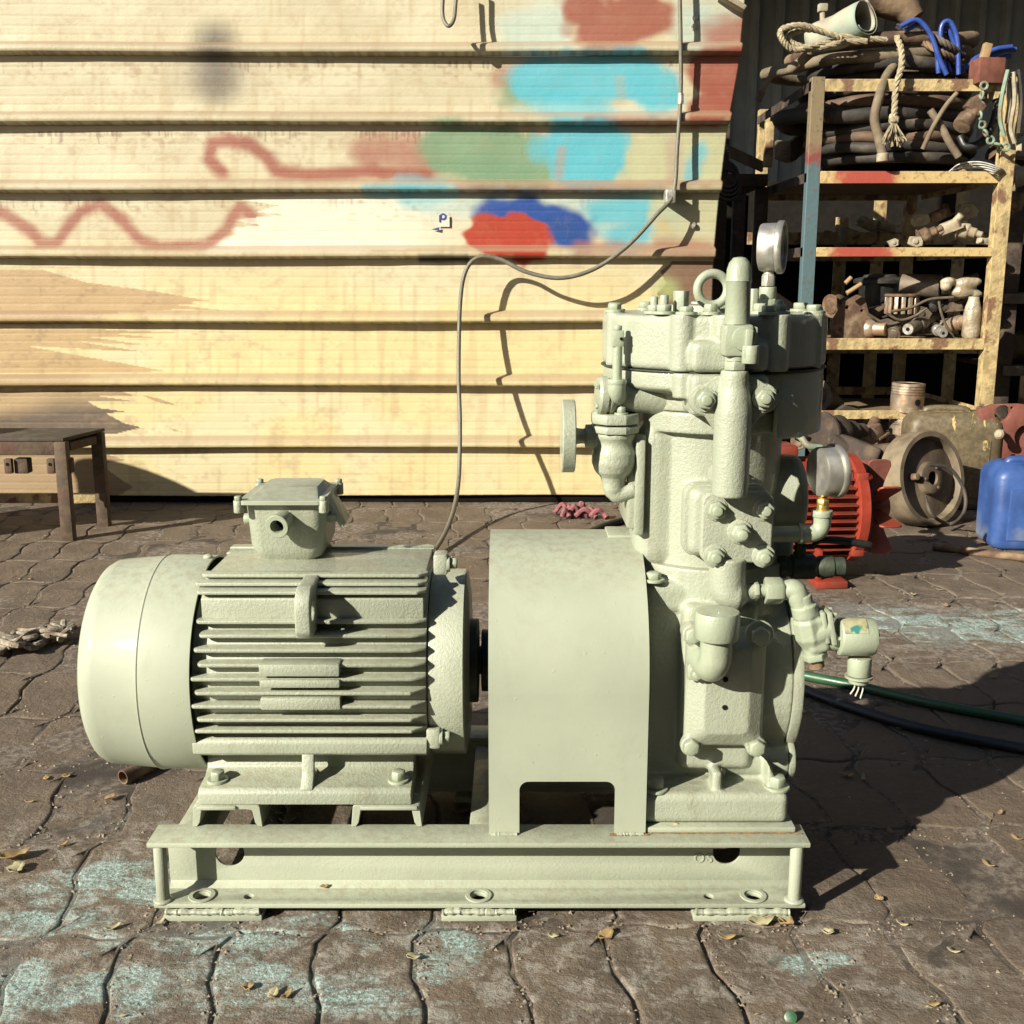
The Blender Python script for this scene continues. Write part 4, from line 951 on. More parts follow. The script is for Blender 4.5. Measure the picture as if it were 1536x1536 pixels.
h2.box2((X(1036, 600, 1.405), 1.4055, z0 + .001), (X(1154, 600, 1.405), 1.50, z1), .008, 3)
h2.cyl((X(1024, 590, 1.44), ryf(X(1024, 590, 1.44)) + .008, .706), (X(1024, 590, 1.44), ryf(X(1024, 590, 1.44)) + .008, z1), .014)
vpl = part(h2, 'valve_section', CA, remesh=.0022, smooth=3)
part(MB().cyl((CX, YA, .7386), (CX, YA, .7403), RH + .0015, seg=72), 'head_gasket', M['shade_gasket'])
# heavy block on the right side hanging lower
rb = MB(); rx0, rx1 = X(1172, 600, 1.50), X(1232, 600, 1.52); rb.prism(circ(CX, YA, .1525, 24, R(-66), R(52)), XY, .652, .730); rb.box2((rx0 + .012, 1.53, .64), (rx1 - .016, 1.62, .66), .006)
part(rb, 'intercooler_block', CA, bev=.003)
# oval flange with two bolts and the fat vertical pipe
of = MB(); fz = Z(599, 1.395)
xa, xb, xm = X(1058, 599, 1.393), X(1146, 597, 1.393), X(1100, 599, 1.393)
ol = circ(xa, fz, .0205, 10, R(90), R(270)) + [(xm - .022, fz - .040), (xm + .022, fz - .040)] + circ(xb, fz + .001, .019, 10, R(-90), R(90)) + [(xm + .022, fz + .030), (xm - .022, fz + .030)]
of.prism(ol, XZ, 1.393, 1.4050); ofo = part(of, 'oval_flange', CA, bev=.003, bseg=2)
for x, z in ((xa, fz), (xb, fz + .002)):
    part(MB().cyl((x, 1.3935, z), (x, 1.390, z), .0155, seg=22), 'washer', CA, ofo); MB().bolt((x, 1.390, z), FR, .0125, .008, washer=False, stud=.005, phase=.9).build('nut', FI, ofo, bev=.0008, bseg=1)
vpipe = MB(); ztop_, zn, zb = Z(556, 1.38), Z(600, 1.38), Z(742, 1.38); xp = X(1100, 650, 1.385)
vpipe.lathe((xp, 1.392, zb - .004), UP, [(0, .0225), (.02, .0232), (zn - zb - .012, .0236), (zn - zb + .008, .0212), (zn - zb + .020, .0180), (ztop_ - zb, .0178), (ztop_ - zb + .004, .0165)], 36)
vpipe.box2((xp - .020, 1.385, fz - .028), (xp + .020, 1.404, fz + .028), .008, 3); vpipe.cyl((xp, 1.392, zb + .014), (xp, 1.45, zb + .014), .02)
part(vpipe, 'vertical_pipe', CA, remesh=.002, smooth=4)
# safety valve on top of the pipe
s0 = Z(556, 1.385); Yp = 1.390
svb = MB(); 
part(MB().hexh((xp, Yp, s0 + .001), UP, .0145, .012), 'hex_fitting', FI, bev=.0005)
part(MB().cyl((xp, Yp, s0 + .012), (xp, Yp, s0 + .020), .0135), 'hex_fitting', FI)
sb_ = MB().box2((xp - .018, Yp - .017, s0 + .018), (xp + .018, Yp + .017, s0 + .057), .004, 2); sbo = part(sb_, 'safety_valve', FI)
cz_ = s0 + .040
part(MB().cyl((xp + .006, Yp - .016, cz_), (xp + .006, Yp - .021, cz_), .0150, bev=.001, seg=26), 'round_boss', FI, sbo)
part(MB().box((xp + .010, Yp - .024, cz_ - .006), (.009, .007, .036), Matrix.Rotation(R(3), 3, 'Y'), .002), 'latch_bar', FI, sbo)
part(MB().cyl((xp + .014, Yp - .020, cz_ - .030), (xp + .014, Yp - .020, cz_ - .008), .0105, bev=.001, seg=20), 'side_plug', FI, sbo)
part(MB().box2((xp + .0175, Yp - .012, cz_ - .014), (xp + .024, Yp + .010, cz_ + .014), .002), 'side_tab', FI, sbo)
zt_ = s0 + .057
part(MB().lathe((xp, Yp, zt_), UP, [(0, .0155), (.050, .0150), (.052, .0162), (.054, .0156), (.066, .0150), (.074, .0125), (.080, .0075), (.081, .002)], 30), 'bonnet_cap', FI, sbo)
# eye bolt
ec = P(1069, 434, 1.50); eb = MB(); eb.torus((ec.x, 1.50, ec.z), (.12, -1, 0), .0205, .0062, 36, 14); ebo = part(eb, 'eye_bolt', FI)
part(MB().lathe((ec.x, 1.50, ec.z - .045), UP, [(0, .020), (.008, .020), (.016, .012), (.021, .008)], 24), 'shoulder', FI, ebo)
# head bolts
for px, rr, r, h, stud in ((922, .142, .0095, .008, 0), (981, .135, .0095, .008, .012), (996, .142, .0105, .009, .013), (1030, .149, .0098, .007, 0), (1066, .139, .0095, .010, 0),
                             (1168, .136, .0105, .009, .007), (1153, .149, .0090, .008, 0), (1221, .143, .0105, .008, 0), (1140, .11, .009, .010, 0)):
    x = X(px, 466, 1.46)
    for _ in range(6): x = X(px, 466, ryf(x, rr))
    MB().bolt((x, ryf(x, rr), hz1 + .0022), UP, r, h, stud=stud).build('bolt', FI, head, bev=.0006, bseg=1)
for k in range(5): a = R(20 + 35 * k); MB().bolt((CX + .142 * math.cos(a), YA + .142 * math.sin(a), hz1 + .0012), UP, .0105, .009).build('bolt', FI, head, bev=.0006, bseg=1)
for px, pt, pb, Y, w_ in ((1021, 436, 468, 1.47, .0105), (1129, 433, 468, 1.51, .0075)):
    c = P(px, pb, Y); part(MB().hexh((c.x, Y, hz1 - .002), UP, w_, Z(pt, Y) - hz1 + .002, False), 'tall_nut', FI, head, bev=.0008)

# ---- gauges
def gauge(c, axis, r, dep, name='pressure_gauge'):
    a = Vector(axis).normalized(); c = Vector(c); o = part(MB().lathe(c - a * dep / 2, a, [(0, r * .80), (.0012, r * .93), (.004, r * .97), (dep * .72, r * .985), (dep * .74, r * .97), (dep * .80, r * .97)], 48), name, M['steel'])
    part(MB().lathe(c + a * dep * .28, a, [(0, r * .96), (0, r * 1.05), (.0015, r * 1.075), (.0065, r * 1.075), (.0085, r * 1.04), (.0085, r * .90), (.004, r * .90)], 48, closed=True), 'bezel', M['steel'], o)
    part(MB().cyl(c + a * (dep * .28 + .003), c + a * (dep * .28 + .0048), r * .905, seg=40), 'dial_glass', M['glass'], o)
    return o
Yg = 1.53; g1 = P(1157, 371, Yg); ga = Vector((.93, -.37, 0)).normalized()
go = gauge(g1, ga, .0325, .031)
base = g1 - Vector((0, 0, .034)) - ga * .002
part(MB().cyl(base + Vector((0, 0, .006)), base - Vector((0, 0, .004)), .0065), 'stem', M['zinc'], go)
part(MB().hexh(base - Vector((0, 0, .017)), UP, .0095, .016), 'stem', M['zinc'], go, bev=.0006)
part(MB().cyl(base - Vector((0, 0, .018)), base - Vector((0, 0, .034)), .0115, bev=.0008), 'hex_fitting', FI)
part(MB().hexh(base - Vector((0, 0, .047)), UP, .0135, .014), 'hex_fitting', FI, bev=.0006)
part(MB().cyl(base - Vector((0, 0, .062)), base - Vector((0, 0, .046)), .009), 'hex_fitting', FI); part(MB().box(base - Vector((0, .006, .068)), (.022, .022, .014), None, .003), 'tee_block', FI)
g2 = P(1240, 707, 1.47); ga2 = Vector((.975, .22, .03)).normalized(); go2 = gauge(g2, ga2, .0345, .029)
b2_ = g2 - Vector((.003, 0, .036)); part(MB().cyl(b2_ + Vector((0, 0, .004)), b2_ - Vector((0, 0, .003)), .006), 'stem', M['brass'], go2)
part(MB().hexh(b2_ - Vector((0, 0, .010)), UP, .009, .009), 'stem', M['brass'], go2, bev=.0005); part(MB().cyl(b2_ - Vector((0, 0, .018)), b2_ - Vector((0, 0, .010)), .0082, bev=.0006), 'stem', M['brass'], go2)
ez = b2_.z - .018
part(MB().cyl((b2_.x, 1.47, ez + .001), (b2_.x, 1.47, ez - .008), .0142, bev=.0012), 'elbow', FI)
part(MB().tube([(b2_.x, 1.47, ez - .006), (b2_.x, 1.47, ez - .020), (b2_.x - .006, 1.47, ez - .029), (b2_.x - .020, 1.470, ez - .032), (b2_.x - .026, 1.47, ez - .032)], .0125, 20, 5), 'elbow', FI)
part(MB().cyl((b2_.x - .026, 1.47, ez - .032), (b2_.x - .031, 1.47, ez - .032), .0142, bev=.001), 'elbow', FI)
part(MB().cyl((b2_.x - .030, 1.47, ez - .032), (X(1150, 785, 1.47), 1.47, ez - .033), .0112), 'gauge_pipe', FI)
# round side cover at the right of the cylinder, ball valve with lever
b = MB(); b.lathe((.36, 1.575, .548), RT, [(0, .062), (.045, .062), (.052, .058), (.056, .050), (.056, .01)], 40); b.box2((.35, 1.53, .42), (.402, 1.62, .55), .012, 3); part(b, 'side_chamber', CA, remesh=.0026, smooth=4)
vz, vy = Z(850, 1.50), 1.50
bv = part(MB().lathe((X(1168, 850, vy), vy, vz), RT, [(0, .015), (.008, .0165), (.010, .014), (.016, .014), (.018, .0175), (.048, .0175), (.052, .0135), (.056, .0155), (.074, .0155), (.076, .0135), (.090, .0135), (.092, .011)], 28), 'ball_valve', M['shade_gasket'])
sx_ = X(1199, 850, vy); part(MB().cyl((sx_, vy, vz + .014), (sx_, vy, vz + .030), .008), 'valve_stem', M['shade_gasket'], bv); part(MB().hexh((sx_, vy, vz + .028), UP, .008, .006), 'valve_stem', M['black'], bv)
part(MB().tube([(sx_ - .006, vy, vz + .031), (sx_ + .016, vy, vz + .030), (sx_ + .028, vy, vz + .038), (sx_ + .060, vy, vz + .037), (sx_ + .098, vy + .002, vz + .030)], [.0022, .0025, .003, .003, .003, .0035, .0035, .004, .0045, .005, .0055, .0055, .0055, .0055, .0055, .0055, .005], 10, 4), 'lever', M['black'], bv)

# ---- suction valve and stubs on the left
zf = Z(654, 1.50); fl_ = part(MB().lathe((X(842, 654, 1.50), 1.50, zf), RT, [(0, .048), (.0015, .0495), (.0165, .0495), (.018, .048)], 48), 'pipe_flange', CA)
part(MB().lathe((X(859, 654, 1.50), 1.50, zf), RT, [(0, .016), (.006, .011), (.014, .010), (.024, .0135), (.034, .017)], 28), 'flange_neck', CA, fl_)
sv2 = MB(); vx = X(921, 680, 1.50); zt2 = Z(648, 1.50); zb2 = Z(745, 1.50)
sv2.lathe((vx, 1.50, zb2), UP, [(0, .010), (.010, .0145), (.020, .0155), (.028, .018), (.036, .026), (.048, .0305), (.062, .0300), (.072, .026), (.078, .026), (zt2 - zb2 - .006, .029), (zt2 - zb2, .029)], 32)
sv2.cyl((vx - .040, 1.50, zf), (vx, 1.50, zf), .016); sv2.tube([(vx, 1.50, zb2 + .014), (vx + .004, 1.50, zb2 + .004), (vx + .016, 1.50, zb2 + .006), (vx + .030, 1.50, zb2 + .010)], .0125, 16, 4)
svv = part(sv2, 'suction_valve', CA, remesh=.0018, smooth=4)
for dz_, r_, h_ in ((.0, .034, .010), (.0125, .034, .014)):
    b = MB(); b.lathe((vx, 1.50, zt2 + dz_), UP, [(0, r_ - .001), (.0012, r_), (h_ - .0015, r_), (h_, r_ - .001)], 8, R(22)); part(b, 'top_flange', CA, svv, bev=.0015)
for dx, dy in ((-.022, -.004), (.007, -.020), (.024, .004)): MB().bolt((vx + dx, 1.50 + dy, zt2 + .0268), UP, .0068, .008, stud=.004).build('bolt', FI, svv, bev=.0005, bseg=1)
# round inlet with flanges just above
zi = Z(592, 1.50); ri_ = MB(); ri_.lathe((X(896, 592, 1.49), 1.493, zi), (1, .10, -.06), [(0, .024), (.0035, .0262), (.012, .0262), (.013, .024), (.016, .024), (.0165, .0262), (.020, .0255), (.026, .021), (.07, .021), (.09, .023)], 36)
rio = part(ri_, 'inlet_stub', CA, sharp=30)
for k in range(4):
    a = R(45 + 90 * k); c_ = Vector((X(896, 592, 1.49), 1.493, zi)) + Vector((0, math.cos(a) * .019, math.sin(a) * .019)); MB().bolt(c_, (-1, -.1, .06), .004, .003, washer=False).build('bolt', FI, rio)
xe = X(925, 580, 1.475); ze = Z(573, 1.475)
part(MB().tube([(xe, 1.472, ze + .004), (xe, 1.472, ze - .010), (xe + .002, 1.478, ze - .019), (xe + .006, 1.492, ze - .020)], [.0118] * 6 + [.012] * 7, 20, 4), 'drip_elbow', FI, rio); part(MB().cyl((xe, 1.472, ze - .003), (xe, 1.472, ze + .004), .0128, bev=.0012), 'drip_elbow', FI, rio)
zt3 = Z(518, 1.475); part(MB().cyl((xe, 1.472, ze + .003), (xe, 1.472, zt3), .0064), 'vent_pipe', FI, rio)
part(MB().box2((xe - .0078, 1.4655, zt3 - .002), (xe + .0078, 1.4785, zt3 + .020), .002), 'vent_block', FI, rio); part(MB().cyl((xe + .004, 1.464, zt3 + .009), (xe + .004, 1.4658, zt3 + .009), .0022, seg=10), 'bore', M['hole'], rio)
part(MB().cyl((xe, 1.472, zt3 + .020), (xe, 1.472, zt3 + .026), .0055, bev=.001), 'vent_cap', FI, rio)

# rust bleeding at the base plate joint and under the guard foot
rj = MB(); pts = [(.19 + .206 * i / 22, 1.3925, .1160 + random.uniform(-.0003, .0003)) for i in range(23)]
rj.tube(pts, .0011, 6, 2); part(rj, 'rust_seam', simple('rust_bleed', (.42, .20, .05), .8, var=.5, scale=120))
rj = MB(); pts = [(ox1 - .006 + (gx1 - ox1 + .010) * i / 12, 1.3885, .1158) for i in range(13)]
rj.tube(pts, [.0022] * 25, 6, 2); part(rj, 'rust_seam', simple('rust_bleed2', (.30, .15, .05), .85, var=.6, scale=150))
# ============================================================ everything else in the yard
# ---- rusty stool by the wall
st = empty('metal_stool', (-1.7, 3.8, 0), 'low rusty metal stool with a worn flat top at the left, before the cream wall', 'stool')
M['stooltop'] = simple('worn_top', (0.12, 0.095, 0.065), 0.8, 0, .5, 16, (0.09, 0.065, 0.045), .002)
M['stoolleg'] = simple('stool_leg', (0.17, 0.115, 0.07), 0.85, 0, .5, 30, (0.13, 0.06, 0.04), .0015)
fl0, br0 = G(104, 810), G(157, 789); ux = Vector((-1, 0.0, 0)); uy = (br0 - fl0); uy.z = 0
W_ = .62; TZ = .335
def sp(a, b, z): q = fl0 + ux * (W_ * a) + uy * b; return Vector((q.x, q.y, z))
MB().prism([(p.x, p.y) for p in (sp(-.02, -.04, 0), sp(-.02, 1.12, 0), sp(1.02, 1.12, 0), sp(1.02, -.04, 0))], XY, TZ, TZ + .012).build('seat', M['stooltop'], st, bev=.002)
for a, b in ((0, 0), (0, 1), (1, 0), (1, 1)):
    q = sp(a, b, 0); MB().box2((q.x - .02, q.y - .018, 0), (q.x + .02, q.y + .018, TZ - .001), .003).build('leg', M['stoolleg'], st)
for b in (0, 1):
    p, q = sp(0, b, TZ - .022), sp(1, b, TZ - .022); MB().box2((q.x + .021, p.y - .014, TZ - .045), (p.x - .021, p.y + .014, TZ - .001), .003).build('apron', M['stoolleg'], st)
for a in (0, 1):
    p, q = sp(a, .14, TZ - .022), sp(a, .86, TZ - .022); MB().tube([p, q], .019, 4, 0).build('apron', M['stoolleg'], st, flat=True)
p, q = sp(0, 1, .1), sp(1, 1, .1); MB().box2((q.x + .021, p.y - .012, .085), (p.x - .021, p.y + .012, .118), .003).build('cross_bar', M['yellow'], st)
for px in (12, 76):
    c = P(px, 698, fl0.y - .01); MB().box2((c.x - .013, c.y - .004, c.z - .028), (c.x + .013, c.y + .016, c.z + .022), .004).build('bracket', M['stoolleg'], st)
    MB().cyl((c.x, c.y - .005, c.z + .004), (c.x, c.y - .0035, c.z + .004), .006).build('bracket_hole', M['hole'], st)
    MB().box2((c.x + .014, c.y + .01, c.z - .03), (c.x + .06, c.y + .05, c.z + .02), .004).build('bracket', M['rustdk'], st)

# ---- cable on the wall and over the floor
def hang(pts, r, name, mat, label, cat, smooth=8, seg=10):
    return tag(MB().tube(pts, r, seg, smooth).build(name, mat), label, cat)
cc_ = [P(1018, -60, YW - .06), P(1021, 60, YW - .06), P(1021, 140, YW - .055), P(1016, 220, YW - .06), P(1010, 290, YW - .07), P(985, 322, YW - .10), P(940, 370, YW - .12), P(890, 404, YW - .13), P(840, 417, YW - .13), P(790, 408, YW - .12), P(750, 389, YW - .11), P(718, 386, YW - .11), P(698, 408, YW - .12), P(690, 460, YW - .13), P(688, 560, YW - .18), P(690, 640, YW - .25), P(687, 730, YW - .36), P(672, 790, YW - .62), G(641, 838, .012), G(625, 850, .007) + Vector((-.05, -.10, 0)), G(600, 860, .007) + Vector((-.1, -.25, 0))]
cb_ = hang(cc_, .0078, 'wall_cable', M['greycable'], 'thin grey cable hanging in a long curve down the cream wall to the floor', 'cable')
MB().cyl(P(1021, 140, YW - .055), P(1021, 156, YW - .055), .0105).build('cable_joint', M['zinc'], cb_)
c = P(1004, 292, YW - .04); MB().box2((c.x - .018, c.y - .04, c.z - .03), (c.x + .018, c.y + .035, c.z + .016), .004).build('cable_clip', M['zinc'], cb_)
hang([P(668, -40, YW - .10), P(664, 5, YW - .11), P(665, 28, YW - .12), P(673, 39, YW - .13), P(681, 28, YW - .12), P(684, 0, YW - .10), P(690, -40, YW - .09)], .0068, 'cable_loop', M['greycable'], 'small hanging loop of grey cable at the top edge of the cream wall', 'cable')
# ---- hoses, pipes and bits on the ground
g_ = [G(1150, 1000, .012), G(1205, 1013, .012), G(1290, 1030, .011), G(1400, 1056, .011), G(1540, 1082, .011), G(1700, 1110, .011)]
hang(g_, .0105, 'garden_hose', M['greenhose'], 'thin green hose lying on the pavers right of the compressor', 'hose')
g_ = [G(1130, 1000, .012), G(1205, 1034, .012), G(1280, 1062, .011), G(1380, 1092, .011), G(1540, 1124, .011), G(1720, 1150, .011)]
hang(g_, .0112, 'rubber_hose', M['darkhose'], 'thin black hose lying nearest on the pavers right of the compressor', 'hose')
g_ = [G(880, 800, .012), G(915, 786, .012), G(950, 778, .012), G(985, 776, .012), G(1020, 790, .012)]
hang(g_, .013, 'short_hose', M['black'], 'black hose curving on the floor behind the cylinder, near the pink rag', 'hose')
tag(MB().cyl(G(1400, 820, .012), G(1600, 845, .012), .013).build('steel_rod', M['rust']), 'rusty steel rod lying on the ground before the blue jerrycan', 'rod')
tag(MB().ring(G(184, 1166, .014), (G(235, 1142, .014) - G(184, 1166, .014)), .0125, .0105, .11, 20).build('short_pipe', M['rust']), 'short rusty pipe on the ground under the motor fan cover', 'pipe')
rg = MB(); rr = random.Random(4); c0 = G(862, 777, 0)
for k in range(11):
    a = rr.uniform(0, 6.28); L = rr.uniform(.03, .10); q = c0 + Vector((rr.gauss(0, .04), rr.gauss(0, .015), 0)); d = Vector((math.cos(a), math.sin(a) * .4, 0))
    rg.tube([q + Vector((0, 0, .01)), q + d * L * .4 + Vector((0, 0, .02 + rr.random() * .03)), q + d * L * .8 + Vector((0, .01, .02)), q + d * L + Vector((0, 0, .008))], rr.uniform(.008, .014), 7, 4)
tag(rg.build('rag', M['pink']), 'crumpled dusty pink rag on the floor at the foot of the wall', 'rag')
rp = MB(); rr = random.Random(9)
M['rag2'] = simple('rope_rag', (0.50, 0.43, 0.33), .9, 0, .6, 60, (.2, .14, .1), .003)
for k in range(12):
    pts = []; 
    for t in range(6):
        q = G(-30 + 26 * t + rr.gauss(0, 5), 985 - 5.0 * t + rr.gauss(0, 7)); pts.append(Vector((q.x, q.y, .014 + rr.random() * .022)))
    rp.tube(pts, rr.uniform(.004, .010), 7, 5)
tag(rp.build('frayed_rope', M['rag2']), 'frayed pale rope bundle on the ground at the left edge', 'rope')
tag(MB().cyl(G(1186, 1526, .001), G(1186, 1526, .003), .0075, bev=.0005).build('bottle_cap', M['greenhose']), 'small round green cap on the pavers at the bottom right', 'cap')
tag(MB().sphere(G(1014, 1243, .1165) + Vector((0, 0, .004)), .006, (1.1, .8, .8), 8).build('pebble', M['leafpale']), 'small pale pebble on the skid flange beside the coupling guard', 'pebble')
# dry leaves: each one its own curled blade
def leaf(c, L, wd, ang, mat, rr, curl=.4):
    b = MB(); n = 7; rows = []
    ca, sa = math.cos(ang), math.sin(ang)
    for i in range(n):
        t = i / (n - 1); hw = wd * math.sin(math.pi * (t * .92 + .04)) ** .8 * rr.uniform(.75, 1.1); u = (t - .5) * L; zz = L * curl * (t - .5) ** 2 * 2.2; row = []
        for s_ in (-1, 0, 1):
            x, y, z = u, s_ * hw, zz + abs(s_) * hw * rr.uniform(.2, .75) + .002; row.append(b.bm.verts.new((c.x + x * ca - y * sa, c.y + x * sa + y * ca, c.z + z)))
        rows.append(row)
    b._faces(rows, False, False, close=False); o = b.build('dry_leaf', mat); md = o.modifiers.new('t', 'SOLIDIFY'); md.thickness = .0006; return o
rr = random.Random(21)
SPEC = [(908, 1408, .030, .010, 0.9, 0, 'long curled brown leaf on the pavers below the middle of the skid'), (830, 1407, .016, .004, -.3, 1, 'thin pale leaf flake on the pavers below the coupling guard'),
        (1140, 1388, .040, .012, .2, 1, 'pale curled leaf against the skid right foot pad'), (1178, 1387, .024, .012, .7, 0, 'rust brown leaf beside the pale one at the skid right corner'),
        (1242, 1402, .014, .009, 1.2, 1, 'small pale triangular leaf on the sunlit pavers at the right'), (1353, 1389, .018, .004, -.8, 1, 'narrow yellowish leaf on the pavers at the lower right'),
        (1318, 1351, .014, .008, .5, 0, 'small tan leaf just outside the machine shadow at the right'), (372, 1484, .016, .008, .2, 0, 'orange tan leaf lying on the cyan stained pavers at the bottom left'),
        (20, 1290, .050, .016, .5, 0, 'broad brown leaf on the ground at the left edge'), (25, 1308, .03, .014, 1.4, 1, 'bent pale leaf under the broad brown leaf at the left edge'),
        (690, 1222, .030, .013, -.2, 0, 'brown leaf in the dark gap between motor feet and guard'), (432, 1234, .03, .009, .3, 1, 'leaf under the motor, inside the left cross channel')]
for px, py, L, wd, a, mt, lb_ in SPEC:
    tag(leaf(G(px, py, 0), L, wd, a, M['leafpale'] if mt else M['leaf'], rr), lb_, 'leaf', 'dry leaves on the pavers')
tag(leaf(G(486, 1333, .0256), .013, .004, .4, M['leaf'], rr), 'tiny orange leaf scrap on the lower skid flange', 'leaf', 'dry leaves on the pavers')
scat = [(100, 1167), (45, 1205), (165, 1200), (240, 1130), (70, 1170), (45, 870), (95, 1270), (170, 1395), (240, 1388), (1205, 1070), (1245, 1058), (1270, 1166), (1295, 1170), (1490, 1018), (1438, 1035), (1460, 1072), (1335, 1250), (1400, 1510), (1500, 1222), (1525, 1260), (1482, 1300), (1430, 1430), (620, 1440), (1090, 1410), (1365, 818), (1430, 833), (1410, 886), (1370, 893), (410, 1495), (430, 1497), (1420, 910), (1300, 1040), (1350, 1095), (1180, 1100)]
for px, py in scat:
    k = rr.random() < .4
    tag(leaf(G(px, py, 0), rr.uniform(.012, .026), rr.uniform(.003, .008), rr.uniform(0, 3.1), M['leafpale'] if k else M['leaf'], rr), 'small curled dry leaf lying loose on the brown pavers', 'leaf', 'dry leaves on the pavers')
bt = MB(); rr2 = random.Random(8)
for k in range(260):
    y = 0.95 + 3.2 * rr2.random() ** 1.4; x = rr2.uniform(-.55, .55) * y; s_ = rr2.uniform(.002, .0055); a = rr2.uniform(0, 3.1); z = rr2.uniform(.001, .003)
    d = Vector((math.cos(a), math.sin(a), 0)) * s_; e = Vector((-math.sin(a), math.cos(a), 0)) * s_ * rr2.uniform(.2, .6); c = Vector((x, y, z))
    v = [bt.bm.verts.new(c + q) for q in (d, e + Vector((0, 0, .001)), -d, -e)]; bt.bm.faces.new(v)
tag(bt.build('leaf_litter', M['leafpale']), 'tiny pale leaf crumbs strewn over the pavers', 'leaf litter', kind='stuff')

# ---- red motor without its fan cover
rm = empty('red_motor', (0, 0, 0), 'red finned electric motor with bare fan blades, standing behind the compressor', 'motor')
RR = .150; rz = .205
b = MB().cyl((-.24, 0, rz), (.215, 0, rz), .120, seg=40); rb_ = b.build('motor_body', M['red'], rm)
for sg in (-1, 1):
    for i in range(12):
        z = rz - .125 + i * .0225; dz_ = z - rz; yo = math.sqrt(max(RR ** 2 - dz_ ** 2, .02 ** 2)); yo = max(yo, .05)
        MB().box2((-.23, sg * .05, z - .003), (.195, sg * yo, z + .003), .0015, 1).build('cooling_fin', M['red'], rb_)
for i in range(9):
    y = -.09 + i * .0225; zo = math.sqrt(RR ** 2 - y ** 2); MB().box2((-.23, y - .003, rz + .06), (.195, y + .003, rz + zo), .0015, 1).build('cooling_fin', M['red'], rb_)
MB().lathe((.197, 0, rz), RT, [(0, .150), (.004, .158), (.030, .158), (.034, .150), (.046, .100), (.05, .05)], 48).build('end_shield', M['red'], rm)
MB().lathe((-.245, 0, rz), RT, [(0, .05), (.004, .10), (.012, .155), (.04, .155)], 48).build('end_shield', M['red'], rm)
for a in (45, 135, 225, 315):
    yy, zz = .150 * math.cos(R(a)), rz + .150 * math.sin(R(a)); MB().box((.212, yy, zz), (.036, .030, .030), None, .005).build('bolt_ear', M['red'], rm); MB().bolt((.232, yy, zz), RT, .008, .008).build('bolt', M['red'], rm)
MB().lathe((.236, 0, rz), RT, [(0, .128), (.012, .128), (.014, .11), (.02, .04)], 40).build('back_plate', M['black'], rm)
MB().cyl((.25, 0, rz), (.335, 0, rz), .035, seg=24, bev=.004).build('fan_hub', M['red'], rm)
for k in range(8):
    a = R(k * 45 + 12); rt_ = Matrix.Rotation(a, 3, 'X'); b = MB(); ol = [(.262, .03), (.31, .03), (.318, .085), (.330, .128), (.326, .142), (.312, .148), (.272, .148), (.262, .140)]
    b.prism(ol, lambda u, v, d: tuple(Vector((u, 0, rz)) + rt_ @ Vector((0, d, v))), -.003, .003); b.build('fan_blade', M['maroon'] if k in (0, 4, 7) else M['red'], rm, bev=.0015, bseg=1)
for sx in (-.16, .13):
    for sy in (-1, 1): MB().box2((sx - .045, sy * .075, 0), (sx + .045, sy * .155, .022), .004).build('foot', M['red'], rm); MB().box2((sx - .040, sy * .08, .02), (sx - .025, sy * .135, .11), .003).build('foot_web', M['red'], rm)
MB().box((0, 0, rz + .165), (.10, .10, .05), None, .012).build('terminal_box', M['red'], rm)
o = MB().torus((-.11, 0, rz + .165), (1, 0, 0), .022, .007).build('lifting_eye', M['red'], rm)
rm.location = (.765, 3.17, 0); rm.rotation_euler = (0, 0, R(4))

# ---- flywheel leaning on the olive can
fw = empty('flywheel', (0, 0, 0), 'dull flywheel ring standing upright against the olive jerrycan', 'flywheel')
M['fly'] = simple('flywheel_iron', (0.30, 0.235, 0.15), .7, .1, .4, 14, (0.12, .085, .055), .001); M['flyin'] = simple('flywheel_inner', (0.17, 0.12, .075), .75, 0, .45, 14, (.33, .25, .15), .001, thr=(.5, .7))
MB().lathe((0, 0, 0), (0, -1, 0), [(-.045, .150), (-.045, .166), (.040, .168), (.045, .164), (.045, .147), (.036, .144), (.0, .140), (-.02, .12), (-.02, .05), (-.03, .05), (-.03, .13)], 64, closed=True).build('rim', M['fly'], fw)
MB().lathe((0, 0, 0), (0, -1, 0), [(.008, .146), (.016, .143), (.022, .10), (.027, .06), (.044, .055), (.047, .050), (.047, .024), (.008, .024)], 48, closed=True).build('hub', M['flyin'], fw)
MB().cyl((0, -.036, 0), (0, .02, 0), .024).build('bore', M['hole'], fw)
MB().cyl((-.085, -.01, .012), (-.085, -.055, .012), .012, bev=.002).build('stud', M['rust'], fw)
for a in (60, 180, 300): MB().bolt((.04 * math.cos(R(a)), -.048, .04 * math.sin(R(a))), FR, .006, .004, washer=False).build('bolt', M['iron'], fw)
q = G(1398, 797); fw.rotation_euler = (R(-12), R(0), R(30)); fw.location = (q.x - .01, q.y + .10, .168)
hs_ = tag(MB().tube([P(1395, 697, 3.68), P(1425, 703, 3.68), P(1446, 735, 3.66), P(1446, 768, 3.64), G(1425, 790, .02) + Vector((0, 0, .01)), P(1398, 772, 3.68), P(1388, 745, 3.70)], .006, 8, 8).build('looped_tube', M['hose_b']), 'thin dark tube looped round the hub of the flywheel', 'tube')

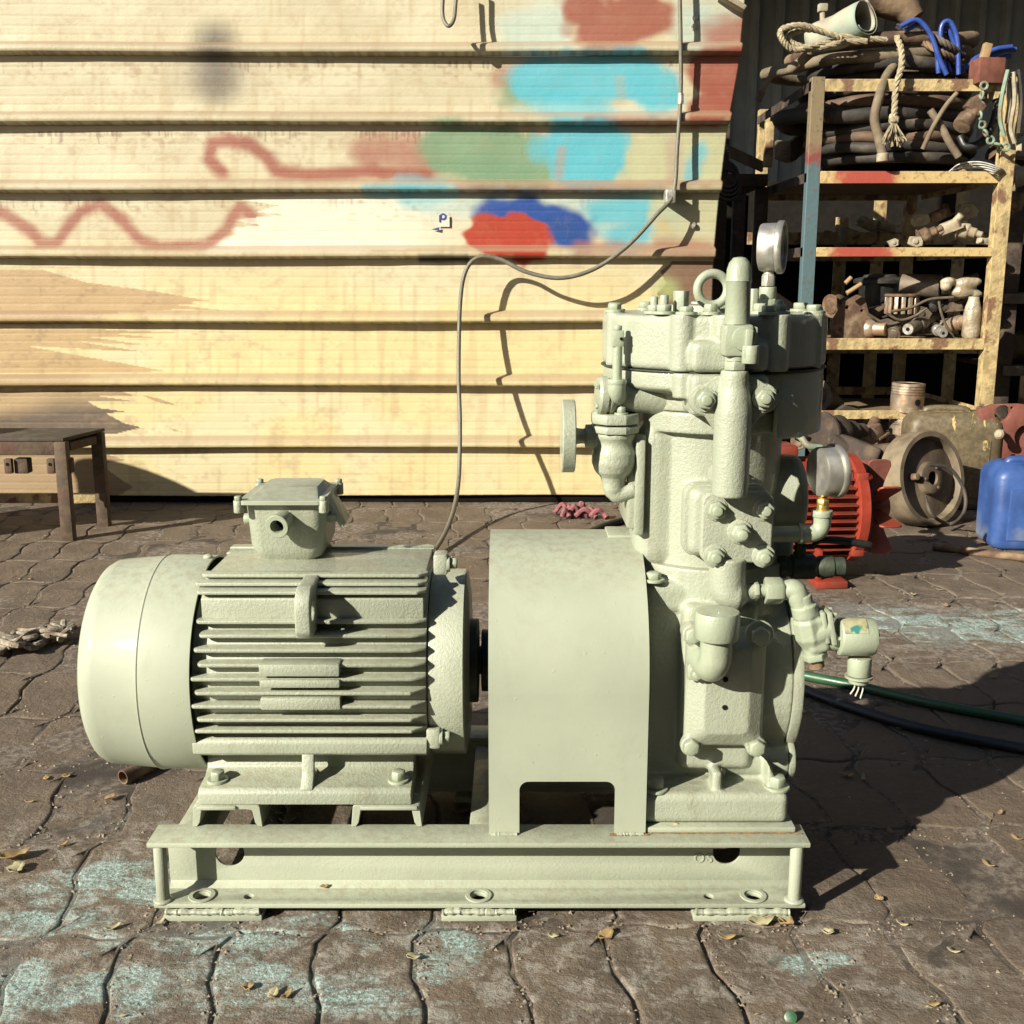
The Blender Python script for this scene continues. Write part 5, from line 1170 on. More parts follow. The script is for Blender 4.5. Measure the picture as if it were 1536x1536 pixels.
# ---- jerrycans
def jerry(name, label, mat, w_, d_, h_, loc, rz_, cap=True, grip=None):
    j = empty(name, (0, 0, 0), label, 'jerrycan'); b = MB(); n = 6; rings = []
    for z, k in ((0, .02), (.012, .004), (.03, 0), (h_ * .80, 0), (h_ * .86, .004), (h_ * .93, .022), (h_ * .955, .034)):
        rings.append([b.bm.verts.new((x, y, z)) for x, y in rrect(-w_ / 2 + k, -d_ / 2 + k * .8, w_ / 2 - k, d_ / 2 - k * .8, .035, n)])
    b._faces(rings); b.box2((-w_ / 2 - .002, -.01, h_ * .52), (w_ / 2 + .002, .01, h_ * .53), .0)
    bd = b.build('body', mat, j, sharp=45)
    MB().tube([(-w_ * .30, 0, h_ * .93), (-w_ * .24, 0, h_ * .975), (w_ * .10, 0, h_ * .975), (w_ * .17, 0, h_ * .93)], .014, 12, 5).build('handle', mat, j)
    MB().box2((-w_ * .22, -.012, h_ * .945), (w_ * .10, .012, h_ * .958), .002).build('handle_recess', grip or mat, j)
    if cap: MB().ring((w_ * .34, 0, h_ * .925), UP, .028, .020, h_ * .075, 24, .002).build('neck', mat, j)
    MB().box2((-w_ * .36, -d_ / 2 - .004, h_ * .12), (w_ * .36, -d_ / 2 + .004, h_ * .70), .004).build('side_panel', mat, j)
    j.location = loc; j.rotation_euler = (0, 0, rz_); return j
q = G(1428, 768); jerry('olive_jerrycan', 'olive brown jerrycan with yellow scratches, behind the flywheel', M['olive'], .345, .18, .385, (q.x + .02, q.y + .12, 0), R(-8), True, M['yellow'])
q = G(1545, 828); jerry('blue_jerrycan', 'scuffed blue plastic jerrycan at the right edge of the yard', M['blue'], .30, .20, .290, (q.x + .04, q.y + .10, 0), R(-5), False)

# ---- maroon casting with holes, at the right behind the cans
mc = empty('maroon_casting', (0, 0, 0), 'maroon primed engine casting full of holes, behind the blue jerrycan', 'casting')
b = MB(); a = P(1462, 700, 4.12); s_ = 1 / 400
def q_(px, py): v = P(px, py, 4.12); return (v.x, v.z)
ol = [q_(1468, 615), q_(1490, 607), q_(1530, 606), q_(1580, 612), q_(1620, 640), q_(1620, 760), q_(1500, 760), q_(1486, 690), q_(1474, 660)]
b.plate(ol, [circ(*q_(1504, 620), .030, 16), circ(*q_(1540, 655), .045, 18), circ(*q_(1520, 686), .012, 10), circ(*q_(1575, 700), .05, 18), circ(*q_(1484, 634), .006, 8), circ(*q_(1518, 612), .005, 8)], XZ, 4.12, 4.145); b.build('face_plate', M['maroon'], mc, bev=.002)
b = MB(); b.box2((q_(1510, 0)[0], 4.146, 0), (q_(1620, 0)[0], 4.40, q_(0, 640)[1]), .02); b.build('housing', M['maroon'], mc)
b = MB(); c = P(1500, 652, 4.05); b.lathe(c, (-.6, -.7, .2), [(0, .016), (.012, .018), (.02, .012)], 14); b.cyl(c, c + Vector((.03, .05, 0)), .012); b.build('spout_cap', M['pale'], mc)

# ---- shelf unit
sh_ = empty('steel_shelf', (1.6, 4.6, 0), 'yellow and rust angle iron shelf with a blue front post, holding hoses and engine parts', 'shelf')
m = Mat('post_paint'); sx = m.n('ShaderNodeSeparateXYZ'); m.t.links.new(m.pos, sx.inputs[0]); n1 = m.noise(m.pos, 22, 5, .7); n2 = m.noise(m.pos, 60, 4)
zn_ = m.math('ADD', sx.outputs[2], m.math('MULTIPLY', m.math('SUBTRACT', n1, .5), .12))
c = m.mix(m.ramp(zn_, 1.27, 1.30), (0.10, .17, .19), (0.25, .06, .05)); c = m.mix(m.ramp(zn_, 1.31, 1.36), c, (0.26, .20, .11)); c = m.mix(m.ramp(n2, .58, .66), c, (.14, .12, .09))
M['postblue'] = m.fin(c, .6, 0, m.bump(n2, .0015))
m = Mat('rail_paint'); sx = m.n('ShaderNodeSeparateXYZ'); m.t.links.new(m.pos, sx.inputs[0]); n1 = m.noise(m.pos, 14, 5, .7); n2 = m.noise(m.pos, 50, 5, .7)
xn = m.math('ADD', sx.outputs[0], m.math('MULTIPLY', m.math('SUBTRACT', n1, .5), .15)); redm = m.math('MULTIPLY', m.ramp(xn, 1.20, 1.27), m.ramp(xn, 1.50, 1.42))
c = m.mix(m.ramp(n2, .52, .64), (.66, .49, .22), (.40, .25, .11)); c = m.mix(redm, c, (.45, .08, .05)); M['railred'] = m.fin(c, .65, 0, m.bump(n2, .0015))
YS0, YS1 = 4.36, 5.30
zl = {k: P(1350, y, YS0).z for k, y in (('top', 128), ('a', 266), ('b', 378), ('c', 516), ('d', 622))}
xl0 = P(1213, 400, YS0).x; xr0 = P(1497, 400, YS0).x
def post(x, y, z1, mat, w_=.048): MB().box2((x - w_ / 2, y - .004, 0), (x + w_ / 2, y + .0, z1), .001, 1).build('post', mat, sh_); MB().box2((x - w_ / 2, y + .0005, 0), (x - w_ / 2 + .005, y + .042, z1), .001, 1).build('post', mat, sh_)
post(xl0, YS0, zl['top'] + .03, M['postblue']); post(xr0, YS0, zl['top'] + .03, M['yellow'], .055); post(xl0 + .01, YS1, zl['top'] + .05, M['yellow']); post(xr0 - .02, YS1, zl['top'] + .05, M['yellow'])
def rail(z, y, mat, h_=.038, x0=None, x1=None):
    MB().box2(((x0 or xl0 + .025), y - .004, z - h_ / 2), ((x1 or xr0 - .028), y, z + h_ / 2), .0015, 1).build('rail', mat, sh_)
for k, mt in (('top', M['yellow']), ('a', M['railred']), ('b', M['railred']), ('c', M['yellow']), ('d', M['yellow'])):
    rail(zl[k], YS0, mt, .034 if k in 'bd' else .044); rail(zl[k], YS1 + .03, M['yellow'])
    for x in (xl0 - .02, xr0 + .02): MB().box2((x - .004, YS0 + .01, zl[k] - .018), (x, YS1 - .01, zl[k] + .018), .001, 1).build('side_rail', M['yellow'] if x > 1.5 else M['rustdk'], sh_)
for k in 'ac': MB().box2((xl0 - .015, YS0 + .002, zl[k] + .005), (xr0 + .015, YS1 + .02, zl[k] + .017), .001, 1).build('shelf_board', M['ply'], sh_)
MB().box2((1.45, YS0 + .012, zl['b'] + .004), (xr0 + .015, YS0 + .34, zl['b'] + .014), .001, 1).build('shelf_board', M['ply'], sh_)
MB().box2((xl0 - .015, YS0 + .10, zl['d'] - .012), (xr0 + .015, YS1 - .3, zl['d'] - .002), .001, 1).build('shelf_board', M['ply'], sh_)
zA = zl['a'] + .018; zC = zl['c'] + .018

# ---- second shelf row further back
s2 = empty('rear_shelf', (2.0, 5.5, 0), 'dim yellow angle iron rack behind the first shelf, carrying loose parts', 'shelf')
Y2 = 5.50; z2 = P(1200, 358, Y2).z
for px in (1095, 1262, 1318, 1440, 1560): x = P(px, 358, Y2).x; MB().box2((x - .03, Y2, 0), (x + .03, Y2 + .01, z2 + (.35 if px > 1300 else .1)), .001, 1).build('post', M['yellow'], s2)
for z in (z2, z2 - .52, z2 - .95): MB().box2((P(1075, 358, Y2).x, Y2 - .012, z - .028), (3.3, Y2 - .002, z + .028), .001, 1).build('rail', M['yellow'], s2); MB().box2((P(1075, 358, Y2).x, Y2, z + .018), (3.3, Y2 + .6, z + .03), 0).build('shelf_board', M['ply'], s2)
s3 = empty('side_rack', (2.2, 4.5, 0), 'dark rusty rack at the right edge, beyond the shelf right post', 'shelf')
for px in (1520, 1575): x = P(px, 400, 4.62).x; MB().box2((x - .03, 4.62, 0), (x + .03, 4.66, 1.35), .002).build('post', M['rustdk'], s3)
for py in (448, 556): z = P(1530, py, 4.62).z; MB().box2((P(1506, py, 4.6).x, 4.60, z - .02), (2.9, 4.615, z + .02), .002).build('rail', M['iron'], s3); MB().box2((P(1506, py, 4.6).x, 4.615, z + .005), (2.9, 5.1, z + .02), .002).build('shelf_board', M['rustdk'], s3)
tag(MB().cyl(P(1512, 520, 4.75), P(1600, 520, 4.8), .07, bev=.01).build('yellow_drum', simple('dull_yellow', (.22, .15, .04), .6)), 'dull yellow drum lying on the dark rack at the right edge', 'drum')

# ---- hose stack on the top shelf
def coil(name, label, px, py, wpx, mat, r, loops=1, dep=.27, seed=1, Y=4.68, tilt=0.0, sag=0.0, wob=.02):
    rr = random.Random(seed); c = P(px, py, Y); a = wpx / FPX * (Y * CP - (c.z - CAMH) * SP) / 2; pts = []
    N = 14 * loops; ph = rr.uniform(0, 6.28)
    for i in range(N):
        t = 2 * math.pi * i / 14 + ph; k = 1 - .10 * (i // 14); w1 = 1 + rr.uniform(-wob, wob) * 2
        pts.append((c.x + a * k * w1 * math.cos(t), c.y + dep * k * w1 * math.sin(t), c.z + tilt * math.cos(t) + rr.uniform(-wob, wob) * .5 + (i // 14) * r * 1.7 * 0))
    return tag(MB().tube(pts, r, 12, 6, closed=(loops == 1)).build(name, mat), label, 'hose', 'old hoses coiled in a stack on the shelf')
H = [('topmost dark brown ribbed hose loop, under the pale rope', 1320, 78, 262, 'hose_a', .027, .02), ('tan hose loop sagging out to the left, second from the top', 1300, 98, 300, 'hose_c', .022, .035),
     ('thick black hose loop just above the shelf top rail', 1330, 112, 215, 'hose_b', .026, 0), ('grey black hose loop right below the top rail', 1322, 146, 235, 'hose_b', .024, 0),
     ('brown worn hose loop in the middle of the stack', 1318, 164, 240, 'hose_a', .024, .01), ('widest black hose loop, sticking out left past the blue post', 1300, 183, 260, 'hose_b', .030, 0),
     ('thin black hose loop in the lower middle of the stack', 1330, 201, 225, 'hose_b', .022, 0), ('dusty brown hose loop, third from the bottom of the stack', 1330, 216, 222, 'hose_a', .021, 0),
     ('black hose loop, second from the bottom of the stack', 1335, 230, 226, 'hose_b', .021, 0), ('scuffed dark hose loop lying flat on the board, lowest in the stack', 1342, 245, 200, 'hose_b', .021, 0)]
for i, (lb_, px, py, wp, mt, r, tl) in enumerate(H): coil('hose_coil', lb_, px, py, wp, M[mt], r, 1, .24, 10 + i, 4.67, tl)
for i, (px, py, wp) in enumerate(((1325, 125, 190), (1330, 155, 200), (1335, 174, 205), (1332, 192, 190), (1335, 210, 190), (1332, 224, 190), (1335, 238, 190))):
    coil('inner_hose', 'inner dark hose loop packed inside the coil stack', px, py, wp, M['hose_b'], .022, 2, .19, 40 + i, 4.67)
YF_ = 4.42
hang([P(1215, 80, 4.40), P(1185, 105, 4.40), P(1160, 112, 4.40), P(1147, 130, 4.40), P(1137, 152, 4.40)], [.018] * 9 + [.013] * 9 + [.010] * 9 + [.013] * 6, 'hose_end', M['hose_c'], 'hose end drooping to the left off the coil stack, with a black tip', 'hose')
hang([P(1340, 100, 4.42), P(1328, 118, 4.38), P(1318, 148, 4.33), P(1312, 178, 4.32), P(1318, 205, 4.32), P(1324, 232, 4.32)], .018, 'hanging_hose', M['hose_c'], 'pale dirty hose end hanging down in front of the coil stack', 'hose')
tag(MB().ring(P(1324, 230, 4.32), (0.05, 0, -1), .022, .014, .03, 18, .002).build('hose_nut', M['pale']), 'pale coupling nut at the lower end of the hanging hose', 'coupling')
def rope(pts, r, name, label, mat='rope', twist=True):
    pts = catmull([Vector(p) for p in pts], 14); b = MB(); n = len(pts); L = sum((pts[i + 1] - pts[i]).length for i in range(n - 1)); m_ = int(L / (r * .9)) + 2
    rs = [pts[min(n - 1, int(i * (n - 1) / (m_ - 1)))].lerp(pts[min(n - 1, int(i * (n - 1) / (m_ - 1)) + 1)], (i * (n - 1) / (m_ - 1)) % 1) for i in range(m_)]
    for k in range(3):
        st_ = []
        for i, p in enumerate(rs):
            t = (rs[min(i + 1, m_ - 1)] - rs[max(i - 1, 0)]).normalized(); x = t.cross(Vector((0, 1, .01))).normalized(); y = t.cross(x); a = i * .9 + k * 2.094
            st_.append(p + (x * math.cos(a) + y * math.sin(a)) * r * .5)
        b.tube(st_, r * .62, 6, 0)
    return tag(b.build(name, M[mat]), label, 'rope')
rope([P(1300, 62, 4.36), P(1240, 64, 4.34), P(1195, 75, 4.32), P(1175, 62, 4.31), P(1172, 45, 4.31), P(1200, 38, 4.31), P(1235, 48, 4.32), P(1262, 60, 4.33), P(1225, 72, 4.34), P(1190, 66, 4.34), P(1185, 52, 4.34), P(1215, 44, 4.35), P(1260, 54, 4.36), P(1330, 60, 4.38)], .011, 'pale_rope', 'pale twisted rope looped on top of the hose stack at the left')
rope([P(1345, 55, 4.40), P(1352, 75, 4.36), P(1352, 100, 4.32), P(1344, 130, 4.31), P(1342, 160, 4.31), P(1341, 182, 4.31)], .011, 'knotted_rope', 'pale rope hanging down in front of the hoses, knotted and frayed at its end')
kn = MB(); c = P(1341, 177, 4.31); kn.torus(c, (.3, -1, .5), .012, .009, 14, 8); kn.torus(c + Vector((0, 0, -.008)), (-.4, -1, -.4), .011, .008, 14, 8); rr = random.Random(2)
for k in range(40):
    a = rr.uniform(-1, 1); kn.tube([c + Vector((0, 0, -.01)), c + Vector((a * .025, rr.uniform(-.02, .02), -.05)), c + Vector((a * .045, rr.uniform(-.03, .03), -.075 - rr.random() * .03))], .0022, 4, 2)
tag(kn.build('rope_tassel', M['rope']), 'frayed tassel at the knot of the hanging pale rope', 'rope')
rope([P(1340, 52, 4.50), P(1380, 62, 4.44), P(1410, 78, 4.40), P(1436, 90, 4.44)], .012, 'dark_rope', 'dark brown rope over the right of the hose stack', 'hose_a')
rope([P(1345, 40, 4.50), P(1385, 50, 4.44), P(1420, 66, 4.40), P(1445, 84, 4.44)], .012, 'dark_rope', 'dark rope lying just behind the other one on the hose stack', 'hose_b')
# rolled tarp on top
tr = MB(); a0, a1 = P(1298, 26, 4.36), P(1222, 62, 4.55); ax_ = (a0 - a1).normalized(); X_ = ax_.orthogonal().normalized(); Y_ = ax_.cross(X_); rows = []
for s_ in range(9):
    row = []; c = a1.lerp(a0, s_ / 8)
    for k in range(46):
        a = k / 45 * 2 * math.pi * 1.6; r = .052 + .018 * k / 45 + .003 * math.sin(a * 3 + s_); row.append(tr.bm.verts.new(c + (X_ * math.cos(a) + Y_ * math.sin(a)) * r))
    rows.append(row)
tr._faces(rows, False, False, close=False); o = tr.build('rolled_tarp', M['tarp']); o.modifiers.new('t', 'SOLIDIFY').thickness = .003; tag(o, 'pale rolled sheet lying on top of the hose stack, open end forward', 'roll')
tr = MB().tube([P(1300, -8, 4.5), P(1350, 8, 4.5), P(1372, 30, 4.48)], [.06, .06, .062, .062, .06, .055, .05, .045, .04], 16, 4); tag(tr.build('brown_bundle', M['hose_a']), 'brown wrapped bundle behind the rolled sheet', 'bundle')
b = MB().cyl(P(1234, 60, 4.6), P(1234, 8, 4.6), .011); b.box(P(1234, 12, 4.6), (.035, .03, .03), None, .004); tag(b.build('upright_rod', M['pale']), 'upright pale threaded rod with a nut, behind the pale rope', 'rod')
# blue cables
for i, pts in enumerate(([(1350, 40), (1375, 30), (1395, 50), (1408, 85), (1420, 112)], [(1355, 48), (1380, 38), (1400, 70), (1405, 112)], [(1412, 110), (1405, 60), (1408, 36), (1420, 34), (1430, 60), (1432, 112)], [(1438, 108), (1432, 70), (1420, 44), (1412, 60), (1425, 110)],
                         [(1438, 108), (1460, 88), (1490, 74), (1515, 70)], [(1445, 110), (1470, 92), (1500, 78), (1518, 76)], [(1455, 110), (1480, 98), (1505, 86), (1516, 84)])):
    L_ = ['blue cable arching over the right of the hose stack', 'blue cable just under the arching one', 'tall narrow blue cable loop', 'inner strand of the narrow blue cable loop', 'uppermost blue cable running to the right', 'middle blue cable running to the right', 'lowest blue cable running to the right'][i]
    tag(MB().tube([P(x + 3 * (i % 3), y - 2 * (i % 2), 4.38 + .02 * i) for x, y in pts], .0092, 10, 7).build('blue_cable', M['bluecable']), L_, 'cable', 'blue cables on the hose stack')
wb = tag(MB().box(P(1480, 108, 4.36), (.10, .08, .09), Matrix.Rotation(R(6), 3, 'Z'), .004).build('wooden_block', simple('red_wood', (.24, .08, .05), .8)), 'red brown wooden block on the right end of the top rail', 'block')
tag(MB().box(P(1478, 80, 4.36), (.03, .03, .07), Matrix.Rotation(R(12), 3, 'Y'), .004).build('wooden_peg', M['wood']), 'small pale peg standing on the red brown block', 'peg')
# clutter hanging at the right post: chains, clamps, straps
def chain(pts, name, label, mat, r=.010, w_=.0035):
    pts = catmull([Vector(p) for p in pts], 10); b = MB(); acc = 0; last = pts[0]; k = 0
    for i in range(1, len(pts)):
        if (pts[i] - last).length > r * 2.3:
            d = (pts[i] - last).normalized(); n_ = d.cross(Vector((0, 1, 0))).normalized(); b.torus((pts[i] + last) / 2, n_ if k % 2 else Vector((0, 1, 0)), r, w_, 10, 6); last = pts[i]; k += 1
    return tag(b.build(name, mat), label, 'chain')
chain([P(1478, 122, 4.31), P(1472, 145, 4.31), P(1470, 175, 4.31), P(1478, 200, 4.31), P(1492, 216, 4.31), P(1515, 222, 4.31)], 'mint_chain', 'mint painted chain hanging in a curve by the right post', M['teal'], .013, .005)
for i, pts in enumerate(([(1512, 105), (1504, 140), (1500, 175), (1506, 205)], [(1520, 108), (1522, 150), (1516, 190), (1522, 215)], [(1528, 104), (1532, 150), (1528, 200)], [(1508, 110), (1514, 150), (1510, 185)])):
    tag(MB().tube([P(x, y, 4.31 + .01 * i) for x, y in pts], .008, 7, 6).build('hanging_strap', [M['teal'], M['pale'], M['hose_b'], M['pale']][i]), ['mint strap hanging at the top of the right post', 'pale strap hanging right of the mint one', 'dark strap hanging at the picture right edge', 'thin pale strap between the mint and pale ones'][i], 'strap', 'straps hanging from the right post')
cl = MB(); cl.cyl(P(1448, 182, 4.32), P(1474, 148, 4.34), .026, bev=.004); cl.cyl(P(1452, 176, 4.32), P(1442, 190, 4.30), .034, bev=.005); cl.box(P(1462, 160, 4.33), (.06, .05, .05), Matrix.Rotation(R(40), 3, 'Y'), .006)
tag(cl.build('clamp', M['rust']), 'rusty screw clamp fixed beside the mint chain', 'clamp')
hang([P(1384, 224, 4.34), P(1400, 190, 4.33), P(1418, 160, 4.33), P(1435, 140, 4.35)], .009, 'thin_lever', M['hose_c'], 'thin slanting pale rod across the right of the coils', 'rod')
hang([P(1395, 165, 4.36), P(1412, 190, 4.35), P(1425, 215, 4.34), P(1438, 235, 4.34)], .014, 'curved_hose', M['hose_c'], 'short tan hose curving down at the right of the stack', 'hose')
hang([P(1440, 205, 4.4), P(1450, 220, 4.38), P(1475, 212, 4.37), P(1492, 180, 4.38), P(1496, 150, 4.4)], .016, 'black_hook_hose', M['black'], 'thick black hose end curling up to the right post', 'hose')
for i in range(5):
    a = 4 * i; hang([P(1424 + a, 257 - i, 4.42), P(1440 + 2 * a, 246 + i * 1.5, 4.38), P(1470 + a, 243 + a, 4.34), P(1500 - 2 * i, 252 + a * .5, 4.33), P(1511, 262 - a * .4, 4.40)], .0026, 'white_wire', M['white'], ['topmost white wire of the loose bunch by the right post', 'second white wire of the loose bunch', 'middle white wire of the loose bunch', 'fourth white wire down of the loose bunch', 'lowest white wire of the bunch, touching the rail'][i], 'wire')
rr = random.Random(77)
def junk(c, s, rr):
    """one irregular machine part: a body with bosses, stubs and plates"""
    b = MB(); k = rr.random(); rt_ = Matrix.Rotation(rr.uniform(-.6, .6), 3, 'Y') @ Matrix.Rotation(rr.uniform(-.8, .8), 3, 'Z')
    if k < .35:
        b.lathe(c, rt_ @ RT, [(-s, s * .45), (-s * .8, s * .6), (-s * .1, s * .6), (0, s * .4), (s * .5, s * .38), (s * .52, s * .25), (s, s * .25)], 20); b.ring(c + rt_ @ Vector((-s * .9, 0, 0)), rt_ @ RT, s * .75, s * .3, s * .12, 20)
    elif k < .7:
        b.box(c, (s * 1.5, s, s * .8), rt_, s * .12); b.cyl(c, c + rt_ @ Vector((s, 0, s * .5)), s * .25, bev=s * .04); b.cyl(c, c + rt_ @ Vector((-s * .9, -s * .5, 0)), s * .32, bev=s * .05); b.box(c + rt_ @ Vector((s * .6, 0, -s * .3)), (s * .8, s * 1.1, s * .14), rt_, s * .03)
    else:
        b.prism([(c.x + s * math.cos(a) * rr.uniform(.6, 1.1), c.z + s * math.sin(a) * rr.uniform(.5, .8)) for a in [i * .7 for i in range(9)]], XZ, c.y - s * .25, c.y + s * .25); b.cyl(c - Vector((0, s * .4, 0)), c + Vector((0, s * .4, 0)), s * .3, bev=s * .05)
    return b
# shelf c: engine parts
fl2 = MB(); c = P(1285, 478, 4.50)
def w2(px, py, Y): v = P(px, py, Y); return (v.x, v.z)
fl2.plate([w2(1247, 508, 4.5), w2(1250, 478, 4.5), w2(1266, 452, 4.5), w2(1286, 442, 4.5), w2(1297, 448, 4.5), w2(1302, 468, 4.5), w2(1312, 486, 4.5), w2(1312, 508, 4.5)], [circ(*w2(1270, 461, 4.5), .008, 8), circ(*w2(1259, 494, 4.5), .008, 8), circ(*w2(1292, 466, 4.5), .006, 8)], XZ, 4.49, 4.515)
o = fl2.build('fan_plate', M['rust'], bev=.003); tag(o, 'rusty fan shaped plate with a stub shaft, leftmost on the middle shelf', 'machine part')
MB().lathe(P(1302, 493, 4.49), (.75, -.66, .0), [(0, .038), (.02, .036), (.03, .027), (.075, .027), (.078, .024)], 24).build('stub_shaft', M['alu'], o)
af = empty('air_filter', P(1320, 440, 4.72), 'round black air filter housing with a stepped lid at the back of the middle shelf', 'filter')
c = P(1320, 425, 4.72); MB().cyl((c.x, c.y, zC), (c.x, c.y, c.z), .075, .085).build('housing', M['black'], af); MB().lathe(c, UP, [(0, .105), (.012, .108), (.02, .10), (.026, .07), (.034, .066), (.04, .03)], 36).build('lid', simple('dark_lid', (.05, .048, .04), .6), af)
b = MB().cyl(P(1352, 428, 4.6), P(1412, 430, 4.52), .047, bev=.006); b.tube([P(1412, 430, 4.52), P(1440, 428, 4.5), P(1452, 420, 4.5), P(1466, 416, 4.5)], [.035, .033, .03, .028, .026, .024, .022, .020, .018, .018, .018, .018, .02], 14, 4); tag(b.build('grey_cylinder', M['iron']), 'grey brown cylinder lying at the back of the middle shelf', 'cylinder')
b = MB(); rr = random.Random(5)
for k in range(10): q = P(1440 + rr.uniform(-24, 22), 432 + rr.uniform(-10, 12), 4.47); b.sphere(q, rr.uniform(.018, .034), (rr.uniform(.8, 1.6), 1, rr.uniform(.5, 1)), 6)
tag(b.build('plastic_wrap', M['plastic'], remesh=.006, smooth=2), 'crumpled translucent plastic wrapped on the end of the grey cylinder', 'plastic wrap')
b = MB().lathe(P(1455, 507, 4.42), (.02, 0, 1), [(0, .028), (.01, .034), (.09, .034), (.12, .03), (.145, .022), (.16, .02)], 20); tag(b.build('crushed_bottle', M['plastic']), 'clear crushed bottle standing at the right end of the middle shelf', 'bottle')
b = MB(); c = P(1353, 452, 4.52); cz0 = c.z
cg = empty('slotted_collar', c, 'round slotted metal collar with pale ribs in the middle of the middle shelf', 'machine part')
MB().ring((c.x, c.y, cz0 + .018), UP, .068, .05, .012, 30, .002).build('rim', M['rust'], cg); MB().cyl((c.x, c.y, cz0 - .05), (c.x, c.y, cz0 + .018), .050).build('core', M['hole'], cg)
for k in range(14):
    a = R(k * 360 / 14); MB().box((c.x + .06 * math.cos(a), c.y + .06 * math.sin(a), cz0 - .016), (.010, .016, .066), Matrix.Rotation(a, 3, 'Z'), .002).build('rib', M['alu'], cg)
for i, (a_, b_, r, mt, lb_) in enumerate(((P(1362, 494, 4.39), P(1400, 476, 4.60), .023, 'iron', 'dark steel shaft with a bored bright end, middle of the shelf'), (P(1463, 478, 4.40), P(1405, 493, 4.58), .024, 'alu', 'stepped grey pin pointing right on the middle shelf'), (P(1415, 500, 4.39), P(1395, 488, 4.6), .018, 'steel', 'small bright ended pin in front of the stepped one'))):
    b = MB().cyl(a_, b_, r, bev=.002); b.cyl(a_.lerp(b_, .35), b_, r * 1.25, bev=.002); o = tag(b.build('steel_pin', M[mt]), lb_, 'pin'); d = (b_ - a_).normalized(); MB().ring(a_ - d * .002, d, r * .9, r * .35, .004, 20).build('end_face', M['steel'], o); MB().cyl(a_ - d * .0005, a_ + d * .002, r * .34).build('bore', M['hole'], o)
for i, pts in enumerate(([(1338, 467), (1365, 462), (1395, 449), (1430, 446)], [(1408, 450), (1412, 470), (1420, 490), (1430, 506)], [(1330, 470), (1350, 480), (1372, 474), (1390, 462)], [(1300, 470), (1330, 486), (1352, 482)])):
    hang([P(x, y, 4.41 + .01 * i) for x, y in pts], .0055, 'bent_wire', M['iron'], ['long bent wire running over the parts on the middle shelf', 'wire dropping over the bright ended pin', 'short wire under the slotted collar', 'bent wire right of the fan shaped plate'][i], 'wire')
hang([P(1268, 425, 4.45), P(1277, 416, 4.45)], .009, 'stick', M['wood'], 'short pale stick leaning at the upper left of the middle shelf', 'stick'); hang([P(1270, 440, 4.44), P(1292, 426, 4.44)], .009, 'stick', M['wood'], 'second pale stick, right below the short one on the middle shelf', 'stick')
JL = ['brown casting heap piece behind the fan shaped plate', 'dark lump of machinery between filter and collar', 'rusty bracket in front of the slotted collar', 'small dark fitting under the long bent wire', 'dull bracket left of the stepped pin', 'dark bushing behind the crushed bottle', 'flat rusty offcut in the middle of the shelf', 'black elbow piece below the grey cylinder']
for i, (px, py, Y, s) in enumerate(((1262, 455, 4.62, .05), (1310, 470, 4.60, .05), (1328, 488, 4.46, .035), (1380, 470, 4.50, .035), (1345, 496, 4.45, .03), (1430, 460, 4.56, .04), (1375, 486, 4.55, .035), (1400, 458, 4.55, .04))):
    tag(junk(P(px, py, Y), s * 1.3, rr).build('machine_part', M[['rust', 'rustdk', 'iron', 'iron', 'iron', 'rustdk', 'iron', 'black'][i]], bev=.001, bseg=1), JL[i], 'machine part', 'loose parts on the middle shelf')
# pistons on the lowest shelf
def piston(c, r, h_, name, label, tilt=0):
    p_ = empty(name, c, label, 'piston'); b = MB(); pr = [(0, r * .9), (.004, r * .96), (h_ * .5, r)]
    for k in range(4): z = h_ * (.60 + .09 * k); pr += [(z, r), (z + .001, r * .94), (z + h_ * .035, r * .94), (z + h_ * .036, r)]
    pr += [(h_ * .985, r), (h_, r * .97), (h_, r * .8), (h_ * .95, r * .72)]
    b.lathe(c, (tilt, 0, 1), pr, 40); b.build('piston_body', M['alu'], p_, sharp=25); MB().cyl(c + Vector((r * .35, -r * .95, h_ * .38)), c + Vector((r * .3, -r * .80, h_ * .38)), r * .2).build('pin_hole', M['hole'], p_)
    MB().cyl(c + Vector((tilt * h_, 0, h_ * .96)), c + Vector((tilt * h_, 0, h_ * .975)), r * .72).build('crown_bowl', M['hole'], p_); return p_
c = P(1359, 618, 4.40); piston(c, .064, .115, 'piston', 'used alloy piston with ring grooves, upper one of two behind the lowest rail', .03)
c = P(1358, 655, 4.40); piston(c + Vector((0, .004, 0)), .064, .085, 'piston', 'lower of the two used pistons, just above the rusty blocks', 0)
tag(MB().box2(P(1322, 700, 4.36) , P(1395, 652, 4.36) + Vector((0, .14, 0)), .006).build('rusty_block', M['rust']), 'rusty ribbed block carrying the two pistons', 'block')
for k in range(3): tag(MB().box(P(1328 + 12 * k, 676, 4.34), (.014, .02, .10), None, .003).build('iron_bar', M['maroon']), ['maroon upright bar, leftmost of three before the rusty block', 'middle one of three upright bars before the rusty block', 'rightmost of three upright bars before the rusty block'][k], 'bar')
tag(MB().box2(P(1305, 720, 4.2), P(1345, 690, 4.2) + Vector((0, .1, 0)), .01).build('maroon_block', M['maroon']), 'maroon block on the ground behind the red motor fan', 'block')
